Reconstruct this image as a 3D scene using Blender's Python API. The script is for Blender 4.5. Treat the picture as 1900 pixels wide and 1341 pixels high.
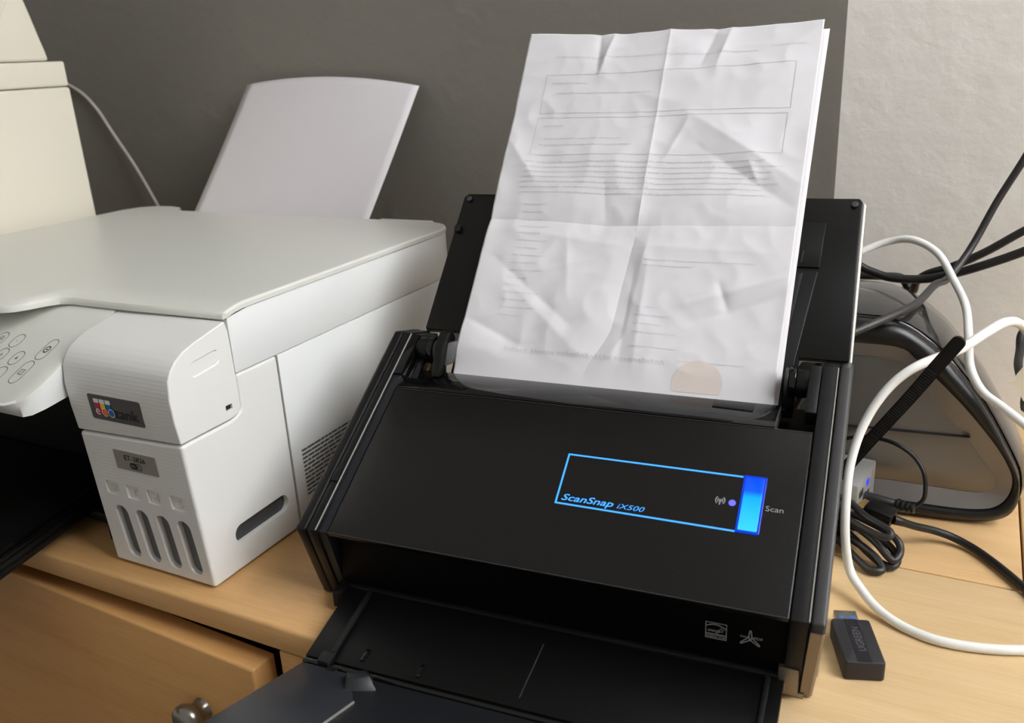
import bpy, bmesh, math, random
from mathutils import Vector, Matrix, noise
for o in list(bpy.data.objects): bpy.data.objects.remove(o, do_unlink=True)
SC = bpy.context.scene
COL = SC.collection
random.seed(7)

# ------------------------------------------------------------------ camera
F_PX, CAM = 1620.09, Vector((0.3989, -0.3266, 0.3134))
YAW, PITCH, ROLL = -0.4903, 0.3395, 0.0536
cy, sy, cp, sp = math.cos(YAW), math.sin(YAW), math.cos(PITCH), math.sin(PITCH)
fwd = Vector((sy*cp, cy*cp, -sp)); rgt = Vector((cy, -sy, 0)); dwn = fwd.cross(rgt)
r2 = rgt*math.cos(ROLL) + dwn*math.sin(ROLL); d2 = dwn*math.cos(ROLL) - rgt*math.sin(ROLL)
cam = bpy.data.cameras.new('camera'); camo = bpy.data.objects.new('camera', cam); COL.objects.link(camo)
cam.sensor_fit = 'HORIZONTAL'; cam.sensor_width = 36; cam.lens = F_PX/1900*36
cam.clip_start = 0.01
M = Matrix((r2, -d2, -fwd)).transposed().to_4x4(); M.translation = CAM
camo.matrix_world = M
cam.dof.use_dof = True; cam.dof.focus_distance = 0.56; cam.dof.aperture_fstop = 11
SC.camera = camo

# ------------------------------------------------------------------ light
w = bpy.data.worlds.new('room_ambient'); SC.world = w; w.use_nodes = True
bg = w.node_tree.nodes['Background']; bg.inputs[0].default_value = (1.0, 0.965, 0.91, 1); bg.inputs[1].default_value = 0.335
def area(name, loc, target, sx_, sy_, power, col):
    l = bpy.data.lights.new(name, 'AREA'); l.shape = 'RECTANGLE'; l.size = sx_; l.size_y = sy_; l.energy = power; l.color = col
    o = bpy.data.objects.new(name, l); COL.objects.link(o); o.location = loc
    o.rotation_euler = (Vector(target)-Vector(loc)).to_track_quat('-Z', 'Y').to_euler()
    return o
area('daylight_window_right', (1.37, 0.02, 1.05), (0.1, 0.06, 0.2), 0.80, 1.20, 33.0, (0.97, 0.98, 1.0))
vs = SC.view_settings
vs.view_transform = 'Standard'; vs.look = 'None'; vs.gamma = 1; vs.use_curve_mapping = False; vs.exposure = 0.0

# ------------------------------------------------------------------ helpers
def lin(c):
    return tuple(((v/255)/12.92 if v/255 <= 0.04045 else ((v/255+0.055)/1.055)**2.4) for v in c) + (1,)
MATS = {}
def mat(name, rgb, rough=0.5, metal=0.0, spec=0.5, bump=None, emit=None, estr=0.0, coat=0.0, vary=None):
    m = bpy.data.materials.new(name); m.use_nodes = True; nt = m.node_tree; b = nt.nodes['Principled BSDF']
    b.inputs['Base Color'].default_value = lin(rgb); b.inputs['Roughness'].default_value = rough
    b.inputs['Metallic'].default_value = metal; b.inputs['Specular IOR Level'].default_value = spec
    b.inputs['Coat Weight'].default_value = coat; b.inputs['Coat Roughness'].default_value = 0.05
    if emit: b.inputs['Emission Color'].default_value = lin(emit); b.inputs['Emission Strength'].default_value = estr
    tc = nt.nodes.new('ShaderNodeTexCoord')
    if vary:
        n = nt.nodes.new('ShaderNodeTexNoise'); n.inputs['Scale'].default_value = vary[0]; n.inputs['Detail'].default_value = 4
        nt.links.new(tc.outputs['Object'], n.inputs['Vector'])
        mx = nt.nodes.new('ShaderNodeMix'); mx.data_type = 'RGBA'
        mx.inputs[6].default_value = lin(rgb); mx.inputs[7].default_value = lin(vary[1])
        nt.links.new(n.outputs['Fac'], mx.inputs[0]); nt.links.new(mx.outputs[2], b.inputs['Base Color'])
    if bump:
        n = nt.nodes.new('ShaderNodeTexNoise'); n.inputs['Scale'].default_value = bump[0]; n.inputs['Detail'].default_value = 3
        nt.links.new(tc.outputs['Object'], n.inputs['Vector'])
        bp = nt.nodes.new('ShaderNodeBump'); bp.inputs['Strength'].default_value = bump[1]; bp.inputs['Distance'].default_value = bump[2] if len(bump) > 2 else 0.0004
        nt.links.new(n.outputs['Fac'], bp.inputs['Height']); nt.links.new(bp.outputs['Normal'], b.inputs['Normal'])
    MATS[name] = m
    return m
def wood_mat(name, a, b_, c_):
    m = bpy.data.materials.new(name); m.use_nodes = True; nt = m.node_tree; p = nt.nodes['Principled BSDF']
    L = nt.links.new; tc = nt.nodes.new('ShaderNodeTexCoord')
    mp = nt.nodes.new('ShaderNodeMapping'); mp.inputs['Scale'].default_value = (1.6, 26, 26); L(tc.outputs['Object'], mp.inputs['Vector'])
    n1 = nt.nodes.new('ShaderNodeTexNoise'); n1.inputs['Scale'].default_value = 2.2; n1.inputs['Detail'].default_value = 6; n1.inputs['Distortion'].default_value = 0.6
    L(mp.outputs[0], n1.inputs['Vector'])
    r = nt.nodes.new('ShaderNodeValToRGB'); e = r.color_ramp.elements
    e[0].position = 0.30; e[0].color = lin(c_); e[1].position = 0.72; e[1].color = lin(b_)
    x = e.new(0.48); x.color = lin(a); L(n1.outputs['Fac'], r.inputs[0])
    mp2 = nt.nodes.new('ShaderNodeMapping'); mp2.inputs['Scale'].default_value = (14, 260, 260); L(tc.outputs['Object'], mp2.inputs['Vector'])
    n2 = nt.nodes.new('ShaderNodeTexNoise'); n2.inputs['Scale'].default_value = 3; n2.inputs['Detail'].default_value = 2; L(mp2.outputs[0], n2.inputs['Vector'])
    r2_ = nt.nodes.new('ShaderNodeValToRGB'); r2_.color_ramp.elements[0].position = .42; r2_.color_ramp.elements[0].color = (.86, .80, .72, 1); r2_.color_ramp.elements[1].position = .56; r2_.color_ramp.elements[1].color = (1, 1, 1, 1)
    L(n2.outputs['Fac'], r2_.inputs[0])
    mx = nt.nodes.new('ShaderNodeMix'); mx.data_type = 'RGBA'; mx.blend_type = 'MULTIPLY'; mx.inputs[0].default_value = 0.28
    L(r.outputs[0], mx.inputs[6]); L(r2_.outputs[0], mx.inputs[7]); L(mx.outputs[2], p.inputs['Base Color'])
    p.inputs['Roughness'].default_value = 0.42; p.inputs['Specular IOR Level'].default_value = 0.4
    bpn = nt.nodes.new('ShaderNodeBump'); bpn.inputs['Strength'].default_value = 0.08; bpn.inputs['Distance'].default_value = .0005
    L(n2.outputs['Fac'], bpn.inputs['Height']); L(bpn.outputs[0], p.inputs['Normal'])
    MATS[name] = m; return m

def tag(o, label=None, cat=None, group=None, kind=None):
    if label: o['label'] = label
    if cat: o['category'] = cat
    if group: o['group'] = group
    if kind: o['kind'] = kind
    return o
def root(name, loc, rz=0, label=None, cat=None, group=None):
    o = bpy.data.objects.new(name, None); COL.objects.link(o); o.empty_display_size = .03
    o.location = loc; o.rotation_euler = (0, 0, rz); tag(o, label, cat, group)
    o['_off'] = (0.0, 0.0, 0.0)
    return o
def link(name, me, m, parent=None, off=None, smooth=True, angle=35):
    o = bpy.data.objects.new(name, me); COL.objects.link(o)
    if m is not None:
        me.materials.clear()
        for mm in (m if isinstance(m, (list, tuple)) else [m]): me.materials.append(mm if not isinstance(mm, str) else MATS[mm])
    if parent is not None: o.parent = parent
    if smooth:
        me.shade_smooth(); me.set_sharp_from_angle(angle=math.radians(angle))
    return o
def bevel(bm, width, seg=2, ang=30):
    bm.normal_update()
    es = [e for e in bm.edges if len(e.link_faces) == 2 and e.calc_face_angle(0) > math.radians(ang)]
    if es and width > 0: bmesh.ops.bevel(bm, geom=es, offset=width, segments=seg, profile=.5, affect='EDGES', clamp_overlap=True)
def shift(bm, off):
    if off is not None and Vector(off).length > 0: bmesh.ops.translate(bm, verts=bm.verts, vec=-Vector(off))
def make(name, bm, m, parent=None, off=None, smooth=True, angle=35):
    shift(bm, off)
    bmesh.ops.recalc_face_normals(bm, faces=bm.faces)
    me = bpy.data.meshes.new(name); bm.to_mesh(me); bm.free()
    return link(name, me, m, parent, smooth=smooth, angle=angle)
def bm_box(bm, lo, hi):
    x0, y0, z0 = lo; x1, y1, z1 = hi
    v = [bm.verts.new(p) for p in ((x0,y0,z0),(x1,y0,z0),(x1,y1,z0),(x0,y1,z0),(x0,y0,z1),(x1,y0,z1),(x1,y1,z1),(x0,y1,z1))]
    for f in ((0,3,2,1),(4,5,6,7),(0,1,5,4),(1,2,6,5),(2,3,7,6),(3,0,4,7)): bm.faces.new([v[i] for i in f])
def bm_loft(bm, sections, cap=True):
    rings = [[bm.verts.new(p) for p in s] for s in sections]
    n = len(rings[0])
    for a, b in zip(rings, rings[1:]):
        for i in range(n): bm.faces.new((a[i], a[(i+1) % n], b[(i+1) % n], b[i]))
    if cap: bm.faces.new(list(reversed(rings[0]))); bm.faces.new(rings[-1])
    return rings
def box(name, lo, hi, m, parent=None, bev=0.001, seg=2, off=None):
    bm = bmesh.new(); bm_box(bm, lo, hi); bevel(bm, bev, seg); return make(name, bm, m, parent, off)
def prism_x(name, poly, x0, x1, m, parent=None, bev=0.001, seg=2, off=None, ang=30):
    """polygon in (y,z) extruded along x"""
    bm = bmesh.new(); bm_loft(bm, [[(x0, y, z) for y, z in poly], [(x1, y, z) for y, z in poly]]); bevel(bm, bev, seg, ang); return make(name, bm, m, parent, off)
def prism_z(name, poly, z0, z1, m, parent=None, bev=0.001, seg=2, off=None, ang=30):
    bm = bmesh.new(); bm_loft(bm, [[(x, y, z0) for x, y in poly], [(x, y, z1) for x, y in poly]]); bevel(bm, bev, seg, ang); return make(name, bm, m, parent, off)
def prism_map(name, poly, fmap, h0, h1, m, parent=None, bev=0.0005, seg=2, off=None, ang=30):
    """polygon in plane coords, fmap(u,v,h)->point"""
    bm = bmesh.new(); bm_loft(bm, [[fmap(u, v, h0) for u, v in poly], [fmap(u, v, h1) for u, v in poly]]); bevel(bm, bev, seg, ang); return make(name, bm, m, parent, off)
def rrect(u0, v0, u1, v1, r, n=5):
    out = []
    for cx, cy_, a0 in ((u1-r, v0+r, -90), (u1-r, v1-r, 0), (u0+r, v1-r, 90), (u0+r, v0+r, 180)):
        for i in range(n+1):
            a = math.radians(a0+90*i/n); out.append((cx+r*math.cos(a), cy_+r*math.sin(a)))
    return out
def catmull(pts, n=8, closed=False):
    P = [Vector(p) for p in pts]; out = []; N = len(P)
    rng = range(N if closed else N-1)
    for i in rng:
        p0 = P[i-1] if (closed or i > 0) else P[0]*2-P[1]; p1 = P[i]; p2 = P[(i+1) % N]; p3 = P[(i+2) % N] if (closed or i+2 < N) else P[-1]*2-P[-2]
        for k in range(n):
            t = k/n; out.append(0.5*((2*p1)+(p2-p0)*t+(2*p0-5*p1+4*p2-p3)*t*t+(3*p1-p0-3*p2+p3)*t**3))
    if not closed: out.append(P[-1])
    return out
def bm_tube(bm, pts, r, seg=10, flat=1.0, rfun=None):
    pts = [Vector(p) for p in pts]; rings = []
    t = (pts[1]-pts[0]).normalized(); up = Vector((0, 0, 1)) if abs(t.z) < .9 else Vector((0, 1, 0))
    nrm = (up - t*up.dot(t)).normalized()
    N = len(pts)
    for i, p in enumerate(pts):
        t = (pts[min(i+1, N-1)]-pts[max(i-1, 0)]).normalized()
        nrm = (nrm - t*nrm.dot(t)).normalized(); bn = t.cross(nrm)
        rr = r*(rfun(i/(N-1)) if rfun else 1)
        rings.append([p + nrm*math.cos(2*math.pi*k/seg)*rr + bn*math.sin(2*math.pi*k/seg)*rr*flat for k in range(seg)])
    bm_loft(bm, rings)
def tube(name, pts, r, m, parent=None, n=8, seg=10, flat=1.0, off=None, rfun=None):
    bm = bmesh.new(); bm_tube(bm, catmull(pts, n), r, seg, flat, rfun); return make(name, bm, m, parent, off, angle=60)
def cyl(name, p0, p1, r, m, parent=None, seg=24, bev=0.0006, off=None, r1=None):
    p0 = Vector(p0); p1 = Vector(p1); d = (p1-p0).normalized(); a = d.orthogonal().normalized(); b = d.cross(a); r1 = r if r1 is None else r1
    c = lambda p, rr: [p+a*math.cos(2*math.pi*k/seg)*rr+b*math.sin(2*math.pi*k/seg)*rr for k in range(seg)]
    bm = bmesh.new(); bm_loft(bm, [c(p0, r), c(p1, r1)]); bevel(bm, bev, 2, 40); return make(name, bm, m, parent, off)
def bm_ribbon(bm, pts, wd, fmap, h=0.00015, closed=False):
    P = [Vector(p) for p in pts]; N = len(P); L = []
    for i in range(N):
        if closed: t = (P[(i+1) % N]-P[i-1])
        else: t = P[min(i+1, N-1)]-P[max(i-1, 0)]
        t.normalize(); n = Vector((-t.y, t.x)); L.append((bm.verts.new(fmap(*(P[i]+n*wd/2), h)), bm.verts.new(fmap(*(P[i]-n*wd/2), h))))
    for i in range(N if closed else N-1):
        a, b = L[i], L[(i+1) % N]; bm.faces.new((a[0], a[1], b[1], b[0]))
def text2d(body, size=1.0, shear=0.0, align='LEFT', spacing=1.0, offset=0.0):
    cu = bpy.data.curves.new('t', 'FONT'); cu.body = body; cu.size = size; cu.shear = shear; cu.align_x = align; cu.space_character = spacing; cu.resolution_u = 3; cu.offset = offset
    o = bpy.data.objects.new('t', cu); COL.objects.link(o); dg = bpy.context.evaluated_depsgraph_get(); dg.update()
    me = bpy.data.meshes.new_from_object(o.evaluated_get(dg))
    vs_ = [(v.co.x, v.co.y) for v in me.vertices]; fs = [tuple(p.vertices) for p in me.polygons]
    bpy.data.objects.remove(o); bpy.data.meshes.remove(me); bpy.data.curves.remove(cu)
    return vs_, fs
def bm_text(bm, body, fmap, u, v, size, wscale=1.0, shear=0.0, align='LEFT', h=0.00018, mirror=False, rot=0.0, spacing=1.0, width=None, offset=0.0):
    vs_, fs = text2d(body, 1.0, shear, align, spacing, offset)
    if width: xs = [p[0] for p in vs_]; wscale = width/((max(xs)-min(xs))*size)
    c, s = math.cos(rot), math.sin(rot); V = []
    for x, y in vs_:
        x *= size*wscale*(-1 if mirror else 1); y *= size
        V.append(bm.verts.new(fmap(u+x*c-y*s, v+x*s+y*c, h)))
    for f in fs:
        try: bm.faces.new([V[i] for i in f])
        except ValueError: pass
def flat(name, bm, m, parent=None, off=None):
    """flat print: keep the face winding as built"""
    shift(bm, off); bm.normal_update()
    me = bpy.data.meshes.new(name); bm.to_mesh(me); bm.free(); return link(name, me, m, parent, smooth=False)
def boolean(o, cutters, bevw=0.0, seg=2):
    for c in cutters:
        md = o.modifiers.new('b', 'BOOLEAN'); md.object = c; md.solver = 'EXACT'; md.operation = 'DIFFERENCE'
    if bevw > 0:
        bv = o.modifiers.new('v', 'BEVEL'); bv.width = bevw; bv.segments = seg; bv.limit_method = 'ANGLE'; bv.angle_limit = math.radians(50)
    wn = o.modifiers.new('w', 'WEIGHTED_NORMAL'); wn.keep_sharp = False; wn.weight = 100
    dg = bpy.context.evaluated_depsgraph_get(); dg.update()
    me = bpy.data.meshes.new_from_object(o.evaluated_get(dg)); mats = list(o.data.materials)
    o.modifiers.clear(); o.data = me
    if not len(me.materials):
        for mm in mats: me.materials.append(mm)
    for c in cutters: bpy.data.objects.remove(c, do_unlink=True)

# ------------------------------------------------------------------ materials
mat('wall_dark', (131, 127, 119), .85, bump=(60, .45, .002), vary=(3, (128, 125, 118)))
mat('wall_white', (240, 238, 232), .9, bump=(60, .36, .003), vary=(5, (234, 231, 225)))
mat('floor_grey', (120, 105, 90), .6)
mat('white_plastic', (226, 228, 226), .34, spec=.45, bump=(900, .05, .0002))
mat('white_matte', (224, 224, 220), .5)
mat('white_textured', (224, 224, 220), .5)
nt = MATS['white_textured'].node_tree; wv = nt.nodes.new('ShaderNodeTexWave'); wv.bands_direction = 'Z'; wv.inputs['Scale'].default_value = 125; wv.inputs['Distortion'].default_value = 1.2; wv.inputs['Detail Scale'].default_value = 60
bpn = nt.nodes.new('ShaderNodeBump'); ge = nt.nodes.new('ShaderNodeNewGeometry'); sxn = nt.nodes.new('ShaderNodeSeparateXYZ'); lt = nt.nodes.new('ShaderNodeMath'); lt.operation = 'LESS_THAN'; lt.inputs[1].default_value = .8; ml = nt.nodes.new('ShaderNodeMath'); ml.operation = 'MULTIPLY'; ml.inputs[1].default_value = .14
nt.links.new(ge.outputs['True Normal'], sxn.inputs[0]); nt.links.new(sxn.outputs['X'], lt.inputs[0]); nt.links.new(lt.outputs[0], ml.inputs[0]); nt.links.new(ml.outputs[0], bpn.inputs['Strength']); bpn.inputs['Distance'].default_value = .0004
tcn = nt.nodes.new('ShaderNodeTexCoord'); nt.links.new(tcn.outputs['Object'], wv.inputs['Vector']); nt.links.new(wv.outputs['Fac'], bpn.inputs['Height']); nt.links.new(bpn.outputs[0], nt.nodes['Principled BSDF'].inputs['Normal'])
mat('joint_grey', (160, 158, 152), .6)
mat('lid_plastic', (216, 216, 208), .38, bump=(1200, .08, .0002))
mat('panel_plastic', (204, 204, 196), .42)
mat('cream_plastic', (228, 222, 204), .45)
mat('black_gloss', (12, 12, 13), .06, spec=.5)
mat('black_satin', (15, 15, 15), .33, spec=.32, bump=(1500, .03, .0001))
mat('black_panel', (18, 17, 16), .26, spec=.38)
mat('black_matte', (19, 19, 20), .5, spec=.35, bump=(1800, .08, .0002))
mat('black_deep', (4, 4, 5), .6, spec=.12)
mat('black_blue', (27, 29, 33), .4, spec=.4)
mat('flap_grey', (42, 44, 49), .38, spec=.45)
mat('chute_black', (12, 12, 11), .3, spec=.28, bump=(1500, .03, .0001))
mat('tray_black', (10, 10, 10), .4, spec=.2)
mat('frame_grey', (58, 57, 58), .45, spec=.5, bump=(2200, .1, .0002))
mat('edge_light', (190, 186, 180), .3, metal=.5)
mat('champagne', (140, 128, 114), .36, metal=.7, bump=(900, .05, .0002))
mat('silver', (206, 204, 192), .28, metal=.9)
mat('paper', (217, 215, 218), .85, spec=.2)
mat('paper_plain', (217, 213, 215), .85, spec=.2)
mat('print_faint', (198, 196, 199), .9, spec=.1)
mat('print_fainter', (208, 206, 208), .9, spec=.1)
mat('stamp_faint', (213, 202, 195), .9, spec=.1)
mat('ink_grey', (88, 86, 84), .7)
mat('badge_grey', (84, 83, 79), .4)
mat('badge_light', (146, 143, 132), .4)
mat('ink_black', (24, 24, 26), .5)
mat('magenta', (190, 20, 90), .5); mat('yellow', (240, 205, 40), .5); mat('cyan_blue', (0, 100, 180), .5); mat('orange', (240, 120, 30), .5); mat('print_white', (235, 235, 238), .6)
mat('window_dark', (70, 72, 74), .25)
mat('slot_ink', (96, 98, 100), .4)
mat('light_blue', (40, 120, 240), .5, emit=(70, 165, 255), estr=1.0)
mat('led_violet', (90, 90, 220), .5, emit=(100, 100, 240), estr=.75)
mat('led_blue', (10, 30, 220), .5, emit=(20, 50, 255), estr=1.6)
mat('logo_grey', (150, 150, 152), .6); mat('logo_dim', (196, 196, 198), .6)
mat('dongle_print', (92, 92, 96), .6)
mat('cable_white', (236, 236, 232), .38, spec=.4)
mat('cable_black', (26, 26, 27), .42, spec=.45)
mat('cable_grey', (44, 43, 43), .42, spec=.5)
mat('cord_pale', (186, 180, 172), .5)
mat('speaker_silver', (128, 125, 121), .34, metal=.75, bump=(2600, .12, .0002))
mat('speaker_ring', (146, 144, 144), .4, metal=.6)
mat('speaker_rim', (17, 17, 18), .3)
mat('speaker_shell', (46, 45, 46), .10, spec=.6, coat=.3)
mat('hub_silver', (190, 190, 188), .42, metal=.6)
mat('usb_metal', (166, 164, 158), .3, metal=.9)
mat('usb_blue', (50, 110, 200), .4)
mat('dongle_black', (40, 39, 42), .5, bump=(1500, .1, .0002)); mat('dongle_stripe', (26, 25, 31), .35)
mat('gold', (190, 160, 90), .35, metal=.8)
mat('nickel', (150, 146, 138), .28, metal=.95)
mat('tag_cream', (240, 234, 212), .7); mat('tag_olive', (84, 80, 66), .4); mat('tag_blue', (80, 140, 165), .6)
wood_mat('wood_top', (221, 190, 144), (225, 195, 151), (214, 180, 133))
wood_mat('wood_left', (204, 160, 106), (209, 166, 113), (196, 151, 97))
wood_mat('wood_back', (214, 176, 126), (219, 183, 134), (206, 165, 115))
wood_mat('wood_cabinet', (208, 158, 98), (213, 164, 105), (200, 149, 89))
# scan button: a lit tube, brighter towards the near end
m = bpy.data.materials.new('scan_button_light'); m.use_nodes = True; nt = m.node_tree; p = nt.nodes['Principled BSDF']
tc = nt.nodes.new('ShaderNodeTexCoord'); sx_ = nt.nodes.new('ShaderNodeSeparateXYZ'); rp = nt.nodes.new('ShaderNodeValToRGB')
nt.links.new(tc.outputs['Generated'], sx_.inputs[0]); nt.links.new(sx_.outputs['Y'], rp.inputs[0])
e = rp.color_ramp.elements; e[0].position = 0.0; e[0].color = lin((60, 225, 255)); e[1].position = 1.0; e[1].color = lin((0, 72, 240))
x = e.new(.60); x.color = lin((0, 185, 255)); x = e.new(.72); x.color = lin((0, 90, 250))
nt.links.new(rp.outputs[0], p.inputs['Emission Color']); p.inputs['Emission Strength'].default_value = .95; p.inputs['Base Color'].default_value = lin((0, 40, 120)); p.inputs['Roughness'].default_value = .15
MATS['scan_button_light'] = m
mat('scan_button_rim', (0, 30, 120), .1, emit=(0, 60, 215), estr=.8)
m = bpy.data.materials.new('window_glass'); m.use_nodes = True; b = m.node_tree.nodes['Principled BSDF']
b.inputs['Transmission Weight'].default_value = 1; b.inputs['Roughness'].default_value = 0; b.inputs['IOR'].default_value = 1.02
MATS['window_glass'] = m

# ------------------------------------------------------------------ room
WY = 0.4580
def struct(o): o['kind'] = 'structure'; return o
bm = bmesh.new()
def quadf(bm, pts, mi):
    f = bm.faces.new([bm.verts.new(p) for p in pts]); f.material_index = mi
xs = [-2.2, 0.2978, 1.25]
# wall_back: one slab whose face is painted dark on the left and white on the right
bm_box(bm, (-2.2, WY, -.74), (.2978, WY+.12, 2.1)); bm_box(bm, (.2978, WY, -.74), (1.35, WY+.12, 2.1))
o = make('wall_back', bm, ['wall_dark', 'wall_white'], smooth=False); struct(o)
for i, f in enumerate(o.data.polygons): f.material_index = 0 if i < 6 else 1
struct(box('floor', (-2.2, -2.2, -.80), (1.35, WY+.12, -.74), 'floor_grey', bev=0))
bm = bmesh.new()
wy0, wy1, wz0, wz1 = -.42, .43, .38, 1.72
bm_box(bm, (1.25, -2.2, -.74), (1.35, WY, wz0)); bm_box(bm, (1.25, -2.2, wz1), (1.35, WY, 2.1))
bm_box(bm, (1.25, -2.2, wz0), (1.35, wy0, wz1)); bm_box(bm, (1.25, wy1, wz0), (1.35, WY, wz1))
struct(make('wall_right', bm, 'wall_white', smooth=False))
bm = bmesh.new()
for lo, hi in (((1.27, wy0, wz0), (1.31, wy1, wz0+.04)), ((1.27, wy0, wz1-.04), (1.31, wy1, wz1)), ((1.27, wy0, wz0+.04), (1.31, wy0+.04, wz1-.04)), ((1.27, wy1-.04, wz0+.04), (1.31, wy1, wz1-.04)), ((1.275, -.015, wz0+.04), (1.305, .015, wz1-.04))):
    bm_box(bm, lo, hi)
win = struct(make('window_1', bm, 'white_plastic', smooth=False))
for y0, y1 in ((wy0+.04, -.015), (.015, wy1-.04)):
    box('pane', (1.288, y0, wz0+.04), (1.292, y1, wz1-.04), 'window_glass', win, bev=0)

# ------------------------------------------------------------------ worktop and cabinet
WT = (-.15, .22, -.02)
top = root('worktop', WT, label='pale beech worktop with rounded front edge carrying the printer and the scanner', cat='worktop')
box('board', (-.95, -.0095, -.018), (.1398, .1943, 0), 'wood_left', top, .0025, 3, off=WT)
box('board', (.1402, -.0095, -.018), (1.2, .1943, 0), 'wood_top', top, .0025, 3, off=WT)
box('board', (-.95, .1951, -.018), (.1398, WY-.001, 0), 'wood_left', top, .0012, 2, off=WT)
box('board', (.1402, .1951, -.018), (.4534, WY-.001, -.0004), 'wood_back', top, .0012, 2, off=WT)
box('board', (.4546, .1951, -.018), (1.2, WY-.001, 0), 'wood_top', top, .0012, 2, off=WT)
box('support_panel', (1.16, .01, -.74), (1.18, .43, -.018), 'wood_top', top, .001, 2, off=WT)
CB = (-.2, .22, -.74)
cab = root('wooden_cabinet', CB, label='orange beech cabinet under the printer with its door ajar', cat='cabinet')
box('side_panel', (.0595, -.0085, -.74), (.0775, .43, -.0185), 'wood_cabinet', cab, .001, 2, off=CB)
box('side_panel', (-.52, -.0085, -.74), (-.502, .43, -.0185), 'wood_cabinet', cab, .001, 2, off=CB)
box('back_panel', (-.502, .42, -.74), (.0595, .43, -.0185), 'black_deep', cab, 0, off=CB)
box('bottom_panel', (-.502, .02, -.70), (.0595, .42, -.682), 'wood_cabinet', cab, .001, off=CB)
box('shelf', (-.502, .05, -.36), (.0595, .42, -.342), 'wood_cabinet', cab, .001, off=CB)
# door hinged at its left edge, swung open by 2.6 degrees
da = math.radians(2.6)
dh = Vector((-.50, .0155, -.0205))
def dmap(u, v, h):   # u along the door to the right, v inwards from the front, h height
    return Vector((dh.x+u*math.cos(da)+v*math.sin(da), dh.y-.0105-u*math.sin(da)+v*math.cos(da), h))
bm = bmesh.new(); bm_loft(bm, [[dmap(0, 0, -.70), dmap(.5475, 0, -.70), dmap(.5475, .019, -.70), dmap(0, .019, -.70)], [dmap(0, 0, -.0290), dmap(.5475, 0, -.0290), dmap(.5475, .019, -.0290), dmap(0, .019, -.0290)]])
bevel(bm, .0018, 3)
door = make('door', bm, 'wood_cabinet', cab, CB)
k0 = dmap(.4935, 0, -.0775); kd = dmap(.4935, -1, -.0775)-k0
bm = bmesh.new(); a_ = Vector((0, 0, 1)); b_ = kd.cross(a_)
bm_loft(bm, [[k0+kd*d+(a_*math.cos(t*math.pi/12)+b_*math.sin(t*math.pi/12))*r for t in range(24)] for d, r in ((0, .008), (.002, .0072), (.005, .0066), (.0075, .0090), (.0105, .0112), (.0135, .0116), (.0165, .0104), (.0185, .0070), (.0193, .001))])
make('door_knob', bm, 'nickel', door, CB, angle=60)['label'] = 'round nickel door knob'

# ------------------------------------------------------------------ white ink tank printer
PR = (-.2, .167, 0)
pr = root('inkjet_printer', PR, label='white ink tank printer with flat scanner lid standing beside the black scanner', cat='printer')
# body: right wall seen from the side, with rounded rear corner
def plan(x0, y0, x1, y1, r, n=6):
    pts = [(x0, y0), (x1, y0)]
    for i in range(n+1):
        a = math.radians(90*i/n); pts.append((x1-r+r*math.cos(a), y1-r+r*math.sin(a)))
    pts.append((x0, y1)); return pts
# front profile of the ink tank block (y,z), bottom to top
FRONT = [(.0045, .0015), (.0015, .05), (-.0012, .0995)]
FRONT2 = [(-.0012, .1008), (-.0030, .118), (-.0036, .133), (-.0022, .1445), (.0010, .1500), (.0055, .1545), (.0120, .1582), (.020, .1608), (.030, .1630), (.0400, .1652), (.0475, .1668)]
body = prism_z('body', plan(-.415, .0885, 0, .332, .03), .002, .1310, 'white_plastic', pr, .0006, 2, PR)
def roll(y): return .0016-.0032*max(0, min(1, (.068-y)/.020))**2
sp_ = [(-.415, .0500), (.0002, .0500), (.0002, .054), (.0002, .058), (.0002, .063), (.0002, .068)]+plan(-.415, .0500, .0002, .334, .032)[2:]
bm = bmesh.new(); bm_loft(bm, [[(x, y, .1317) for x, y in sp_], [(x, y, .1690+roll(y)) for x, y in sp_]]); bevel(bm, .0005, 2, 60)
make('scanner_unit', bm, 'white_plastic', pr, PR)
# lid with the stepped front edge
fr = [(-.415, .0095), (-.172, .0098), (-.163, .0112), (-.156, .0155), (-.151, .0235), (-.147, .0335), (-.142, .0400), (-.133, .0427), (-.08, .0432), (-.0005, .0472)]
rr_ = [(.0012, y) for y in (.0500, .054, .058, .063, .068, .074)]
for i in range(9):
    a = math.radians(90*i/8); rr_.append((.0012-.033+.033*math.cos(a), .3345-.033+.033*math.sin(a)))
rr_ += [(-.11, .3345), (-.340, .3345), (-.350, .3400), (-.358, .3500), (-.375, .3550), (-.395, .3530), (-.408, .3440), (-.415, .3250)]
lidp = fr+rr_
nf = len(fr)
def fe(x):     # front edge depth at x
    for (x0, y0), (x1, y1) in zip(fr, fr[1:]):
        if x0 <= x <= x1: return y0+(y1-y0)*(x-x0)/(x1-x0)
    return .0472
def lring(inset, z):
    out = []
    for k, (x, y) in enumerate(lidp):
        X = x-(min(inset, .003) if x > -.005 else 0); Y = y+(inset if k < nf else (-min(inset, .003) if y > .3 else 0))
        if nf <= k < nf+6: Y = max(Y, .0472+inset+.0004*(k-nf+1))
        d = Y-fe(X); zz = z+.0016-.0032*max(0, 1-d/.020)**2-.0012*max(0, min(1, (Y-.22)/.11))
        out.append((X, Y, zz))
    return out
bm = bmesh.new()
bm_loft(bm, [lring(0, .1694), lring(0, .1720), lring(.0012, .1734), lring(.006, .1737), lring(.012, .1737), lring(.018, .1737), lring(.025, .1737)])
lid = make('scanner_lid', bm, 'lid_plastic', pr, PR)
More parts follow.
